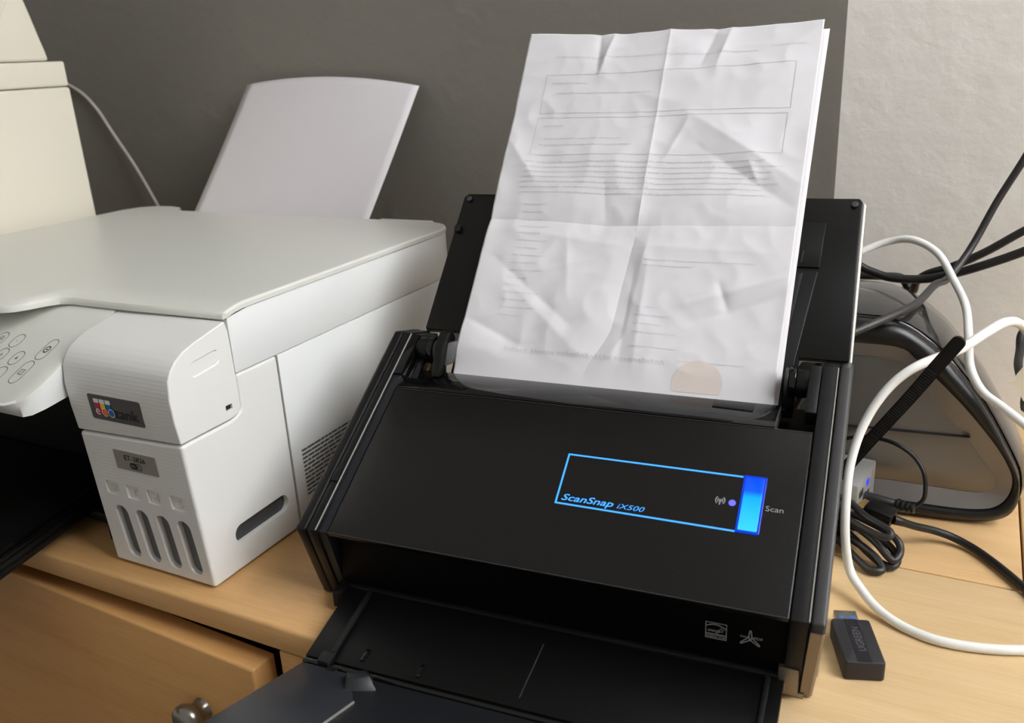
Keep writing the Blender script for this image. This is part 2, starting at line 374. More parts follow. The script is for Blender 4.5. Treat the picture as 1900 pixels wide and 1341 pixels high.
# rear paper feeder: low rim either side of the paper, slot behind the lid
box('feeder_rim', (-.092, .3352, .1400), (-.034, .3475, .1722), 'lid_plastic', pr, .0015, 2, PR)
box('feeder_floor', (-.40, .3325, .1380), (-.034, .3520, .1640), 'white_plastic', pr, .001, 2, PR)
# ink tank block, lower half, with four level windows cut in the front and one in the side
tb = prism_x('tank_housing', FRONT+[(.0400, .0998), (.0445, .1006), (.0478, .1026), (.0496, .1056), (.0503, .1100), (.0503, .1310), (.0880, .1310), (.0880, .0015)], -.0915, 0, 'white_textured', pr, .0022, 3, PR, ang=50)
for v in tb.data.vertices:
    if v.co.z > .096 and v.co.y+PR[1] < .0504: v.co.z += (.0016+(v.co.x+PR[0]+.0457)*.040)*max(0, min(1, 1-(v.co.z-.1008)/.012))
cut = []
SX = [-.0720, -.0533, -.0346, -.0160]
def fy(z): return .0045-.0057*(z-.0015)/.098
for s in SX:
    poly = rrect(s-.0056, .0085, s+.0056, .0480, .0055, 6)
    bm = bmesh.new(); bm_loft(bm, [[(x+(.048-z)*.06, fy(z)-.004, z) for x, z in poly], [(x+(.048-z)*.06, fy(z)+.0045, z) for x, z in poly]]); cut.append(make('cutter', bm, None, None, PR)); cut[-1].parent = pr
poly = rrect(-.0255, -.0062, .0255, .0062, .0060, 6)
def smap(u, v, h): return (h, .0530+u, .0268+v+u*.02)
bm = bmesh.new(); bm_loft(bm, [[smap(u, v, -.005) for u, v in poly], [smap(u, v, .004) for u, v in poly]]); cut.append(make('cutter', bm, None, None, PR)); cut[-1].parent = pr
LET = ['BK', 'Y', 'M', 'C']
LX = [-.0742, -.0553, -.0364, -.0160]
for lx in LX:
    bm = bmesh.new(); poly = rrect(lx-.0058, .0558, lx+.0058, .0656, .0012, 3)
    bm_loft(bm, [[(x, fy(z)-.003, z) for x, z in poly], [(x, fy(z)+.0013, z) for x, z in poly]]); cut.append(make('cutter', bm, None, None, PR)); cut[-1].parent = pr
boolean(tb, cut, .0007, 2)
for s in SX:
    poly = rrect(s-.0052, .0088, s+.0052, .0476, .005, 6)
    prism_map('tank_window', poly, lambda u, v, h: (u+(.048-v)*.06, fy(v)+h, v), .0036, .0044, 'slot_ink', tb, 0, off=PR)
bm = bmesh.new()
prism_map('tank_window', rrect(-.0253, -.0060, .0253, .0060, .0058, 6), smap, -.0049, -.0036, 'window_dark', tb, 0, off=PR)
fmapF = lambda u, v, h: (u, fy(v)-h, v)
for lx, t in zip(LX, LET):
    bm = bmesh.new(); bm_text(bm, t, lambda u, v, h: (u, fy(v)-h, v), lx, .0577, .0082, align='CENTER', h=0)
    bmesh.ops.translate(bm, verts=bm.verts, vec=(0, .0013, 0))
    r_ = bmesh.ops.extrude_face_region(bm, geom=list(bm.faces)); bmesh.ops.translate(bm, verts=[v for v in r_['geom'] if isinstance(v, bmesh.types.BMVert)], vec=(0, -.0007, 0))
    make('embossed_letter', bm, 'white_matte', tb, PR)
prism_map('model_badge', rrect(-.0632, .0776, -.0258, .0912, .0008, 3), fmapF, -.0001, .0003, 'badge_light', tb, 0, off=PR)
bm = bmesh.new(); bm_text(bm, 'ET-2826', fmapF, -.0447, .0852, .0050, align='CENTER', h=.0005, width=.0185, offset=.01); flat('lettering', bm, 'ink_black', tb, PR)
bm = bmesh.new()
f = bm.faces.new([bm.verts.new(fmapF(u, v, .0005)) for u, v in rrect(-.0502, .0795, -.0440, .0838, .0018, 4)])
flat('badge_mark', bm, 'ink_black', tb, PR)
bm = bmesh.new(); bm_ribbon(bm, rrect(-.0500, .0796, -.0398, .0837, .0018, 4), .0004, fmapF, .00055, True); bm_text(bm, 'Fi', fmapF, -.0437, .0805, .0032, h=.0006)
flat('lettering', bm, 'ink_black', tb, PR)
bm = bmesh.new(); bm_text(bm, 'Wi', fmapF, -.0492, .0805, .0032, h=.0007); flat('lettering', bm, 'badge_light', tb, PR)
# tank cover: arched front with a finger recess and latch on its side
arch = FRONT2
cov = prism_x('tank_cover', arch+[(.0492, .1600), (.0497, .1330), (.0497, .1102), (.0490, .1060), (.0472, .1035), (.0441, .1018), (.0400, .1011)], -.0918, .0004, 'white_textured', pr, .0010, 3, PR, ang=50)
for v in cov.data.vertices:
    v.co.z += (.0016+(v.co.x+PR[0]+.0457)*.040)*max(0, min(1, 1-(v.co.z-.1008)/.012))
bm = bmesh.new(); bm_box(bm, (-.002, .0372, .1106), (.004, .0426, .1142)); c1 = make('cutter', bm, None, None, PR); c1.parent = pr
poly = rrect(-.0150, -.0055, .0150, .0055, .0053, 6)
bm = bmesh.new(); bm_loft(bm, [[(.0012-.0022*0+hh, .0270+u*k, .1462+v*k+u*.10*k) for u, v in poly] for hh, k in ((-.0016, .80), (.002, 1.06))]); c2 = make('cutter', bm, None, None, PR); c2.parent = pr
boolean(cov, [c1, c2], .0006, 2)
box('latch_slot', (-.0030, .0368, .1102), (-.0014, .0430, .1146), 'ink_black', cov, 0, off=PR)
# badge on the cover front
def fyc(z):
    for (y0, z0), (y1, z1) in zip(arch, arch[1:]):
        if z0 <= z <= z1: return y0+(y1-y0)*(z-z0)/(z1-z0)
    return -.003
fmapC = lambda u, v, h: (u, fyc(v)-h, v)
bm = bmesh.new(); N = 10; ro = rrect(-.0722, .1118, -.0258, .1288, .0016, 4)
bm_loft(bm, [[fmapC(u, v, -.0002) for u, v in ro], [fmapC(u, v, .0003) for u, v in ro]]); make('brand_badge', bm, 'badge_grey', cov, PR)
def patch(name, u0, v0, u1, v1, m, h=.0005):
    bm = bmesh.new(); bm.faces.new([bm.verts.new(fmapC(u, v, h)) for u, v in ((u0, v0), (u1, v0), (u1, v1), (u0, v1))]); return flat(name, bm, m, cov, PR)
for i, (c, x) in enumerate((('magenta', -.0672), ('yellow', -.0620), ('cyan_blue', -.0568))):
    patch('ink_bottle_print', x, .1195, x+.0045, .1234, c); patch('ink_bottle_print', x, .1234, x+.0045, .1262, 'print_white')
def disc(cx, cz, r, m, h, r0=0):
    bm = bmesh.new(); n = 24
    if r0 == 0: bm.faces.new([bm.verts.new(fmapC(cx+r*math.cos(2*math.pi*k/n), cz+r*math.sin(2*math.pi*k/n), h)) for k in range(n)])
    else: bm_ribbon(bm, [(cx+r*math.cos(2*math.pi*k/n), cz+r*math.sin(2*math.pi*k/n)) for k in range(n)], r0, fmapC, h, True)
    return flat('badge_mark', bm, m, cov, PR)
for cx, c in ((-.0642, 'magenta'), (-.0585, 'orange'), (-.0528, 'cyan_blue')):
    disc(cx, .1178, .0026, c, .0006); 
disc(-.0528, .1178, .0026, 'print_white', .0007, .0005)
bm = bmesh.new(); bm_text(bm, 'e', fmapC, -.0670, .1155, .0090, h=.0008); bm_ribbon(bm, [(-.0585+.0026*math.cos(math.radians(a)), .1178+.0026*math.sin(math.radians(a))) for a in range(45, 316, 15)], .0005, fmapC, .0008)
flat('lettering', bm, 'print_white', cov, PR)
bm = bmesh.new(); bm_text(bm, 'tank', fmapC, -.0502, .1152, .0100, h=.0007, width=.0205); flat('lettering', bm, 'ink_black', cov, PR)
# control panel, tilted towards the user
TS = .48; tn = 1/math.sqrt(1+TS*TS)
def pmap(u, v, h): return Vector((u, v-h*TS*tn, .165+TS*(v-.04)+h*tn))
pp = [(-.415, .060), (-.415, -.0375), (-.118, -.0372), (-.106, -.0360), (-.0985, -.0325), (-.0945, -.0265), (-.0928, -.0180), (-.0925, .060)]
bm = bmesh.new()
bm_loft(bm, [[Vector((x if x < -.2 else x-.002, max(y, -.030)+.001, .1185+.14*max(0, y+.03))) for x, y in pp], [pmap(x, y, -.0040) for x, y in pp], [pmap(x, y, -.0008) for x, y in pp], [pmap(x+(.0012 if x < -.399 else -.0012), y+(.0012 if y < 0 else 0), 0) for x, y in pp]])
cpn = make('control_panel', bm, ['panel_plastic'], pr, PR)
cpn.data.materials.append(MATS['white_plastic'])
for f in cpn.data.polygons:
    f.material_index = 0 if f.normal.z > .7 else 1
def button(cx, cy_, hw, hh):
    bm = bmesh.new(); bm_ribbon(bm, rrect(cx-hw, cy_-hh, cx+hw, cy_+hh, min(hw, hh)*.98, 8), .00042, pmap, .00015, True)
    return flat('button_outline', bm, 'ink_grey', cpn, PR)
# button grid: columns run back to front
for cx, cy_, hw, hh in ((-.1502, .0096, .0055, .0065), (-.1348, -.0031, .0055, .0065), (-.1668, .0094, .0055, .0065), (-.1513, -.0026, .0055, .0065), (-.1360, -.0160, .0055, .0065), (-.1163, .0066, .0052, .0100), (-.1183, -.0122, .0052, .0105)):
    button(cx, cy_, hw*.84, hh*.84)
bm = bmesh.new()
bm_ribbon(bm, [(-.1508, .0096), (-.1496, .0096)], .0003, pmap, .0002)
bm.faces.new([bm.verts.new(pmap(u, v, .0002)) for u, v in ((-.1360, -.0040), (-.1338, -.0040), (-.1345, -.0014))])
bm_ribbon(bm, [(-.1163+.0022*math.cos(a*.3491), .0066+.0024*math.sin(a*.3491)) for a in range(18)], .0009, pmap, .0002, True)
bm_ribbon(bm, [(-.1163-.0009, .0066), (-.1163+.0010, .0066)], .0010, pmap, .0002)
bm_ribbon(bm, [(-.1203, -.0140), (-.1163, -.0140), (-.1163, -.0104), (-.1203, -.0104)], .0005, pmap, .0002, True)
bm_ribbon(bm, [(-.1196, -.0134), (-.1187, -.0112), (-.1179, -.0134), (-.1170, -.0112)], .0004, pmap, .0002)
bm_ribbon(bm, [(-.1668+.0020*math.cos(a*.3491), .0094+.0022*math.sin(a*.3491)) for a in range(18)], .0004, pmap, .0002, True)
bm_ribbon(bm, [(-.1685, .0094), (-.1650, .0094)], .0004, pmap, .0002); bm_ribbon(bm, [(-.1668, .0074), (-.1668, .0114)], .0004, pmap, .0002)
bm_ribbon(bm, [(-.1530, -.0026), (-.1496, -.0026)], .0004, pmap, .0002); bm_ribbon(bm, [(-.1513, -.0008), (-.1513, -.0045)], .0004, pmap, .0002)
flat('button_symbols', bm, 'ink_grey', cpn, PR)
# black output bay and tray
box('bay_back', (-.398, .074, .010), (-.0925, .088, .128), 'black_deep', pr, 0, off=PR)
box('bay_floor', (-.398, .030, .006), (-.0925, .074, .014), 'black_matte', pr, .001, off=PR)
box('bay_ceiling', (-.398, .010, .1260), (-.0925, .074, .1300), 'black_deep', pr, 0, off=PR)
box('bay_side', (-.0955, .006, .0150), (-.0918, .074, .126), 'black_deep', pr, 0, off=PR)
def traymap(u, v, h): return (u, v, .0220+.16*(v-.03)+h)
tr = prism_map('output_tray', [(-.36, .072), (-.36, -.19), (-.155, -.19), (-.1440, -.178), (-.1440, .072)], traymap, -.0085, 0, 'black_satin', pr, .0012, 2, PR)
for k in range(2):
    prism_map('tray_rail', [(-.1490-.007*k, .07), (-.1490-.007*k, -.175), (-.1462-.007*k, -.175), (-.1462-.007*k, .07)], traymap, -.0005, .0022, 'black_gloss', tr, .0005, off=PR)
prism_map('tray_rail', [(-.1440, .07), (-.1440, -.178), (-.1418, -.178), (-.1418, .07)], traymap, -.0075, -.0035, 'black_satin', tr, .0005, off=PR)
# thin panel joint and the small-print block on the right side
box('panel_joint', (-.0003, .0880, .004), (.0001, .0886, .1310), 'joint_grey', pr, 0, off=PR)
bm = bmesh.new()
for r_ in range(12):
    y = .0985
    zt = .0556-.0031*r_
    while y < .155:
        L_ = random.uniform(.003, .010)
        bm.faces.new([bm.verts.new((.0004, yy, zz)) for yy, zz in ((y, zt), (min(y+L_, .156), zt), (min(y+L_, .156), zt+.0014), (y, zt+.0014))])
        y += L_+random.uniform(.0005, .0012)
o = flat('small_print', bm, 'ink_grey', pr, PR); o['kind'] = 'stuff'

# paper standing in the printer's rear feeder, top edge leaning on the wall
bm = bmesh.new(); G = []
for j in range(25):
    t = j/24; row = []
    for i in range(25):
        u = i/24; q = 2*u-1
        x = -.3300+u*.2265
        y = .3370+.1115*t+.0010*math.sin(math.pi*t)
        z = .1655+(.2946-.0080*u-.1655)*t + .0085*(1-q*q)*t
        row.append(bm.verts.new((x, y, z)))
    G.append(row)
for j in range(24):
    for i in range(24): bm.faces.new((G[j][i], G[j][i+1], G[j+1][i+1], G[j+1][i]))
o = make('paper_sheet', bm, 'paper_plain')
sol = o.modifiers.new('thick', 'SOLIDIFY'); sol.thickness = .0004; sol.offset = 0
tag(o, 'blank white paper curling up from the rear of the white printer against the dark wall', 'paper')

# ------------------------------------------------------------------ cream machine beyond the printer
CM = (-.56, .21, 0)
cmr = root('cream_machine', CM, label='tall cream plastic machine with a domed hood at the far left behind the printer', cat='machine')
mb = prism_z('body', [(-.72, .06), (-.4300, .06), (-.4300, .3005), (-.72, .3005)], 0, .3035, 'cream_plastic', cmr, .003, 3, CM)
prism_z('top_band', [(-.7195, .0605), (-.4300, .0605), (-.4300, .2996), (-.7195, .2996)], .3043, .3283, 'cream_plastic', cmr, .0022, 3, CM)
hood = [(.10, .3290), (.2835, .3290), (.2815, .3390), (.2785, .3505), (.2745, .3675), (.2700, .3850), (.2640, .4040), (.2540, .4230), (.2380, .4370), (.2180, .4430), (.15, .4430), (.12, .42)]
prism_x('hood', hood, -.700, -.4303, 'cream_plastic', cmr, .003, 3, CM)
prism_x('hood_flap', [(.095, .3295), (.2180, .3295), (.2400, .3652), (.2533, .3843), (.2560, .4000), (.15, .4440), (.10, .40)], -.690, -.4297, 'cream_plastic', cmr, .002, 3, CM)
# thin pale cord hanging on the wall behind
o = tube('wall_cord', [(-.72, .4545, .300), (-.66, .4545, .308), (-.6207, .4545, .2960), (-.5930, .4540, .2740), (-.5680, .4520, .2420), (-.535, .448, .2030), (-.4980, .440, .1560), (-.47, .432, .12), (-.45, .425, .06), (-.44, .42, .004)], .0020, 'cord_pale')
tag(o, 'thin pale cord hanging from behind the cream machine down behind the printer', 'cord')

# ------------------------------------------------------------------ black document scanner
SL = (.2115, .0374, 0); SA = .0798
sc = root('document_scanner', SL, SA, 'black sheet-fed document scanner with open chute and blue lit button', 'scanner')
B0, Z0 = -.0104, .0539; US, UZ = .8562, .5167
def smapc(a, d, h=0): return Vector((a, B0+d*US-h*UZ, Z0+d*UZ+h*US))     # on the sloping cover plane
def frame_poly(drop=0.0, front=0.0, dmin=None):
    p0 = smapc(0, 0, -drop); p1 = smapc(0, .1569, -drop)
    return [(.0045+front, 0.0008), (p0.y+front, p0.z), (p1.y, p1.z), (.150, .1285-drop), (.1590, .1040), (.1600, .0008)]
def taper(o, amt):   # side faces draw in a little towards the foot
    for v in o.data.vertices:
        k = max(0, min(1, (Z0-v.co.z)/Z0)); v.co.x += amt*k
def side(sgn):
    L = sgn < 0
    nm = 'side_frame'
    outer = (-.1487, -.1416) if L else (.1436, .1503)
    inner = (-.1411, -.1347) if L else (.1341, .1429)
    fo = prism_x(nm, frame_poly(), outer[0], outer[1], 'black_satin' if L else 'frame_grey', sc, .0016, 3)
    taper(fo, .0026 if L else -.0048)
    if not L: fo['label'] = 'grey textured right side frame with metal front edge'
    fi = prism_x('inner_frame', frame_poly(.0004, .0006), inner[0], inner[1], 'black_satin' if L else 'black_matte', fo, .0007, 2)
    taper(fi, .0012 if L else -.0036)
    # thin pale edge line beside the groove
    e0 = inner[1]-.0003 if L else inner[1]-.0005
    bm = bmesh.new(); bm_loft(bm, [[smapc(e0, .001, -.0006), smapc(e0+.0006, .001, -.0006), smapc(e0+.0006, .001, .0001), smapc(e0, .001, .0001)], [smapc(e0, .156, -.0006), smapc(e0+.0006, .156, -.0006), smapc(e0+.0006, .156, .0001), smapc(e0, .156, .0001)]])
    make('edge_line', bm, 'edge_light', fo)
    if L:
        e1 = outer[1]-.0004
        bm = bmesh.new(); bm_loft(bm, [[smapc(e1, .001, -.0006), smapc(e1+.0004, .001, -.0006), smapc(e1+.0004, .001, .0001), smapc(e1, .001, .0001)], [smapc(e1, .15, -.0006), smapc(e1+.0004, .15, -.0006), smapc(e1+.0004, .15, .0001), smapc(e1, .15, .0001)]])
        make('edge_line', bm, 'frame_grey', fo)
        prism_x('recess_strip', frame_poly(.0020, .0020), -.1440, -.1287, 'black_blue', fo, .0006, 2)
        prism_map('latch_tab', rrect(-.1404, .0345, -.1362, .0440, .0006, 2), smapc, -.0002, .0007, 'black_satin', fo, .0003)
        prism_map('raised_guide', [(-.1341, .1212), (-.1282, .1212), (-.1282, .1560), (-.1341, .1560)], smapc, -.010, -.0003, 'black_gloss', fo, .0005)
        prism_map('side_wall', [(-.1280, .1090), (-.1230, .1090), (-.1200, .1240), (-.1230, .1500), (-.1280, .1500)], smapc, -.020, -.0085, 'black_gloss', fo, .0006)
    else:
        prism_map('raised_guide', [(.1275, .1225), (.1337, .1225), (.1337, .1565), (.1275, .1565)], smapc, -.012, .0002, 'black_matte', fo, .0005)
        prism_x('frame_core', frame_poly(.0024, .0024), .1341, .1450, 'black_deep', fo, .0004, 2)
        # champagne metal front edge below the textured strip
        bm = bmesh.new()
        secs = []
        for z in (.0012, .0080, .0088, .03, .0485):
            k = (Z0-z)/Z0; fb = .0045+(B0-.0045)*(z/.0539)-.0008
            xl = .1438-.0040*k; xr = .1506-.0050*k
            secs.append([(xl, fb, z), (xr-.0012, fb, z), (xr, fb+.0014, z), (xr, fb+.014, z), (xl, fb+.014, z)])
        bm_loft(bm, secs); make('metal_edge', bm, 'champagne', fo)
        box('metal_foot', (.1292, -.0010, .0030), (.1392, .0120, .0190), 'champagne', fo, .0008, 2)
        box('foot', (.1300, .0020, 0), (.1420, .0120, .0032), 'nickel', fo, .0006, 2)
        box('rear_side_skin', (.1462, .020, .0008), (.1475, .150, .050), 'silver', fo, .0005)
side(-1); side(1)
# front cover
co = bmesh.new(); prof = [(.0008, -.0058), (.0008, -.0012), (.1104, -.0012), (.1104, -.0062)]
bm_loft(co, [[smapc(-.1274, d, h) for d, h in prof], [smapc(.1336, d, h) for d, h in prof]]); bevel(co, .0009, 3)
cover = make('front_cover', co, 'black_panel', sc)
cm = lambda a, d, h: smapc(a, d, -.0012+h)
bm = bmesh.new(); bm_ribbon(bm, [(-.127, .0013), (.1333, .0013)], .00035, cm, .0003); bm_ribbon(bm, [(-.127, .1098), (.1333, .1098)], .00028, cm, .0003)
flat('edge_line', bm, 'frame_grey', cover)  # thin grey lines along the cover's lower and upper edges
lw = .00105
bm = bmesh.new(); bm_ribbon(bm, [(.1012, .0762), (.0024, .0762), (.0024, .0762)][:2], lw, cm, .0002); bm_ribbon(bm, [(.0024, .0767), (.0032, .0433)], lw, cm, .0002); bm_ribbon(bm, [(.0028, .0438), (.1016, .0430)], lw, cm, .0002)
flat('light_frame', bm, 'light_blue', cover)['label'] = 'glowing blue outline'
bm = bmesh.new(); bm_text(bm, 'ScanSnap', cm, .0054, .0461, .0058, width=.0300, shear=.28, h=.0002, offset=.012)
flat('lettering', bm, 'light_blue', cover)
bm = bmesh.new(); bm_text(bm, 'iX500', cm, .0375, .0459, .0044, width=.0152, shear=.28, h=.0002, offset=-.002)
flat('lettering', bm, 'light_blue', cover)
prism_map('scan_button', rrect(.1015, .0426, .1137, .0774, .0008, 3), cm, -.001, .0007, 'scan_button_rim', cover, .0004)
sb = [c for c in cover.children if c.name.startswith('scan_button')][0]; sb['label'] = 'blue lit scan button'
prism_map('button_light', rrect(.1028, .0440, .1124, .0762, .0005, 3), cm, .0002, .0010, 'scan_button_light', cover, .0002)
prism_map('status_light', [(.0978+.0019*math.cos(2*math.pi*k/20), .0594+.0019*math.sin(2*math.pi*k/20)) for k in range(20)], cm, -.0005, .0002, 'led_violet', cover, 0)
bm = bmesh.new(); wc = (.0915, .0600)
for r_ in (.0013, .0024):
    for s in (0, 180): bm_ribbon(bm, [(wc[0]+r_*math.cos(math.radians(s+a)), wc[1]+r_*1.1*math.sin(math.radians(s+a))) for a in range(-50, 51, 10)], .00055, cm, .0002)
bm_ribbon(bm, [(wc[0], wc[1]), (wc[0]-.0001, wc[1]-.0028)], .0007, cm, .0002)
bm.faces.new([bm.verts.new(cm(wc[0]+.0007*math.cos(2*math.pi*k/12), wc[1]+.0007*math.sin(2*math.pi*k/12), .0002)) for k in range(12)])
flat('wireless_symbol', bm, 'logo_grey', cover)
bm = bmesh.new(); bm_text(bm, 'Scan', cm, .1148, .0574, .0045, width=.0090, h=.0002); flat('lettering', bm, 'logo_grey', cover)
# glossy top strip in front of the feed slot
ts = prism_x('top_strip', [(.0848, .1106), (.1155, .1112), (.1078, .1030), (.0870, .1030)], -.1274, .1126, 'black_gloss', sc, .0004, 2)
stm = lambda u, v, h: (u, v, .1106+.0006*(v-.0848)/.0307+h)
prism_map('tab', [(.0752, .1035), (.0988, .1022), (.0990, .1128), (.0750, .1140)], stm, -.001, .0007, 'black_satin', ts, .0003)
box('edge_trim', (.1126, .0850, .1040), (.1134, .1150, .1112), 'frame_grey', ts, .0002)
# inner body
fb = prism_x('inner_body', [(.0020, .0100), (.0020, .0505), (.0840, .1000), (.1500, .0960), (.1580, .0040), (.0150, .0040)], -.1285, .1339, 'black_deep', sc, .001)
fm = lambda u, v, h: (u, .0020-h, v)
bm = bmesh.new(); Q = .00045
bm_ribbon(bm, [(.0926, .0263), (.1030, .0263), (.1030, .0356), (.0926, .0356)], Q, fm, .0004, True)
bm_ribbon(bm, [(.0926, .0288), (.1030, .0288)], Q, fm, .0004)
bm_ribbon(bm, [(.0928+.0099*k/14, .0325+.0022*math.sin(math.pi*(k+2)/16.5)) for k in range(15)], Q, fm, .0004)
st = [(.1004+(.0014 if k % 2 == 0 else .0006)*math.sin(2*math.pi*k/10), .0316+(.0014 if k % 2 == 0 else .0006)*math.cos(2*math.pi*k/10)) for k in range(10)]
bm_ribbon(bm, st, .00022, fm, .0004, True)
bm_text(bm, 'energy', fm, .0934, .0302, .0026, width=.0064, shear=.35, h=.0004)
bm_text(bm, 'ENERGY STAR', fm, .0931, .0268, .0019, width=.0094, h=.0004)
flat('logo', bm, 'logo_dim', fb)
bm = bmesh.new(); c0 = Vector((.1148, .0305))
# three-lobed looping emblem
lobes = [(0.0, .0042), (2.25, .0056), (4.03, .0056)]
pts = []
for ang, L_ in lobes:
    d = Vector((math.sin(ang), math.cos(ang))); nr = Vector((d.y, -d.x))
    pts += [c0+nr*-.0009, c0+d*L_*.55+nr*-.0006, c0+d*L_+nr*-.0003, c0+d*L_*1.03+nr*.0003, c0+d*L_*.55+nr*.0006, c0+nr*.0009]
P3 = catmull([(p.x, p.y, 0) for p in pts], 5, True)
bm_ribbon(bm, [(p.x, p.y) for p in P3], .00042, fm, .0004, True)
bm_text(bm, 'Adobe', fm, .1098, .0305, .0016, width=.0044, h=.0004); bm_text(bm, 'PDF', fm, .1164, .0303, .0019, width=.0044, h=.0004)
flat('logo', bm, 'logo_dim', fb)
box('lower_ledge', (-.1250, -.0010, .0100), (.1300, .0030, .0135), 'black_matte', sc, .0006)
# output tray: fixed lid sloping down, then a flap rising again
def l1(u, v, h): # v = distance from body
    return Vector((u, -.002-v, .0125-.14*v+h))
t1 = prism_map('tray_lid', [(-.1215, 0), (-.1165, .0540), (.1325, .0540), (.1325, 0)], l1, -.0045, 0, 'tray_black', sc, .0006)
prism_map('tray_ridge', [(-.1070, .001), (-.1040, .001), (-.0992, .0505), (-.1022, .0505)], l1, -.0005, .0030, 'black_matte', t1, .0008)
prism_map('tray_ridge', [(.1235, .001), (.1262, .001), (.1262, .0505), (.1235, .0505)], l1, -.0005, .0018, 'black_matte', t1, .0006)
prism_map('tray_groove', [(.0083, .0105), (.0088, .0105), (.0094, .0480), (.0089, .0480)], l1, 0, .0003, 'frame_grey', t1, 0)
for u, v in ((-.0830, .0455), (-.0480, .0470)):
    prism_map('tray_clip', rrect(u-.0012, v-.0045, u+.0012, v+.0040, .0004, 2), l1, -.0003, .0010, 'black_gloss', t1, .0003)
prism_map('tray_hinge', rrect(-.1065, .0500, -.0985, .0580, .0010, 2), l1, -.003, .0026, 'black_matte', t1, .0008)
cyl('hinge_pin', (-.1160, -.0580, .0030), (.1320, -.0580, .0030), .0020, 'black_gloss', t1)
prism_map('tray_arm', [(-.1292, -.004), (-.1228, -.004), (-.1218, .0060), (-.1282, .0085)], l1, -.0085, .0020, 'black_satin', t1, .0008)
FS = .025/.085
def l2(u, v, h): return Vector((u, -.0600-v, .0034+FS*v+h))
t2 = prism_map('tray_flap', [(-.1160, 0), (-.1160, .130), (-.08, .138), (.10, .138), (.1320, .130), (.1320, 0)], l2, -.0035, 0, 'black_blue', sc, .0008)
prism_map('flap_strip', [(-.1148, .0012), (-.0835, .0012), (-.0660, .026), (-.0660, .128), (-.1148, .128)], l2, -.0005, .0008, 'flap_grey', t2, .0003)
prism_map('flap_line', [(-.0654, .0260), (-.0650, .0260), (-.0664, .090), (-.0668, .090)], l2, 0, .0013, 'edge_light', t2, 0)
bm = bmesh.new(); bm_loft(bm, [[l2(-.0850, .0040, -.0003), l2(-.0700, .0000, -.0003), l2(-.0620, .0100, -.0003), l2(-.0770, .0190, -.0003)], [l2(-.0830, .0060, .0055), l2(-.0730, .0015, .0068), l2(-.0680, .0065, .0068), l2(-.0775, .0125, .0055)]]); bevel(bm, .001, 2)
make('paper_stop', bm, 'black_blue', t2)
prism_map('flap_clip', rrect(-.0990, .0000, -.0930, .0030, .0006, 2), l2, -.0003, .0014, 'black_matte', t2, .0003)
# chute that carries the sheets
PA = .6978; PS, PC = math.sin(PA), math.cos(PA)
PB, PZ = .1170, .1116
def pl(u, t, h): return Vector((u, PB+PS*t-PC*h, PZ+PC*t+PS*h))    # h towards the viewer
BH = -.0092
ch = prism_map('chute', [(-.1362, .0330), (.1476, .0330), (.1470, .1405), (.1445, .1436), (-.1290, .1436), (-.1317, .1405)], lambda u, t, h: pl(u, t, BH+h), -.0030, 0, 'chute_black', sc, .0010)
prism_map('chute_back', [(-.1376, .0330), (.1492, .0330), (.1488, .1412), (.1458, .1448), (-.1302, .1448), (-.1334, .1412)], lambda u, t, h: pl(u, t, BH+h), -.0066, -.0034, 'silver', ch, .0012, 3)
prism_map('chute_neck', [(-.1080, -.0040), (.1190, -.0040), (.1190, .0350), (-.1080, .0350)], lambda u, t, h: pl(u, t, BH+h), -.0060, -.0002, 'black_deep', ch, .0008)
for u in (-.1268, .1420):
    p0 = pl(u, .1388, BH); p1 = pl(u, .1388, BH+.0012); cyl('pin', p0, p1, .0021, 'frame_grey', ch, bev=.0004)
prism_map('latch_nub', rrect(-.1322, .1105, -.1278, .1165, .001, 2), lambda u, t, h: pl(u, t, BH+h), 0, .0022, 'black_matte', ch, .0006)
gd = prism_map('centre_guide', [(-.1020, -.0020), (.1155, -.0020), (.1172, .0300), (.1245, .0900), (-.1000, .0900)], lambda u, t, h: pl(u, t, BH+h), 0, .0030, 'chute_black', ch, .0006)
prism_map('guide_plate', [(.1010, .0280), (.1090, .0280), (.1160, .0880), (.1075, .0880)], lambda u, t, h: pl(u, t, BH+h), .0028, .0040, 'black_matte', gd, .0004)
prism_map('guide_extension', [(-.0990, .0935), (.1250, .0935), (.1262, .1250), (-.0990, .1250)], lambda u, t, h: pl(u, t, BH+h), 0, .0012, 'chute_black', ch, .0004)
for k in range(4): prism_map('grip_rib', [(.1060+.0025*k, .0965), (.1066+.0025*k, .0965), (.1072+.0025*k, .1045), (.1066+.0025*k, .1045)], lambda u, t, h: pl(u, t, BH+h), .0012, .0018, 'frame_grey', ch, 0)
# hinges
def hinge(x0, x1, lab=None):
    d = 1 if x1 > x0 else -1
    h0 = cyl('hinge', (x0, .1230, .1235), (x0+d*.0085, .1230, .1235), .0088, 'black_satin', sc, 28, .0010)
    cyl('hinge_collar', (x0+d*.0086, .1230, .1235), (x0+d*.0125, .1230, .1235), .0094, 'black_gloss', h0, 28, .0008)
    cyl('hinge_collar', (x0+d*.0128, .1230, .1235), (x0+d*.0150, .1230, .1235), .0083, 'frame_grey', h0, 28, .0006)
    return h0
hl = hinge(-.1282, -.11)
hr = hinge(.1290, .12)
prism_x('side_guide', [(.1050, .1115), (.1125, .1105), (.1340, .1300), (.1300, .1370), (.1230, .1370), (.1140, .1300)], -.1125, -.1060, 'black_satin', sc, .0008)
bm = bmesh.new(); bm_loft(bm, [[(-.1100, .1120, .1150), (-.1018, .1175, .1170), (-.0990, .1290, .1310), (-.1085, .1195, .1300)], [(-.1100, .1150, .1150), (-.1018, .1205, .1170), (-.0990, .1320, .1310), (-.1085, .1225, .1300)]]); bevel(bm, .0006)
make('side_guide', bm, 'frame_grey', sc)
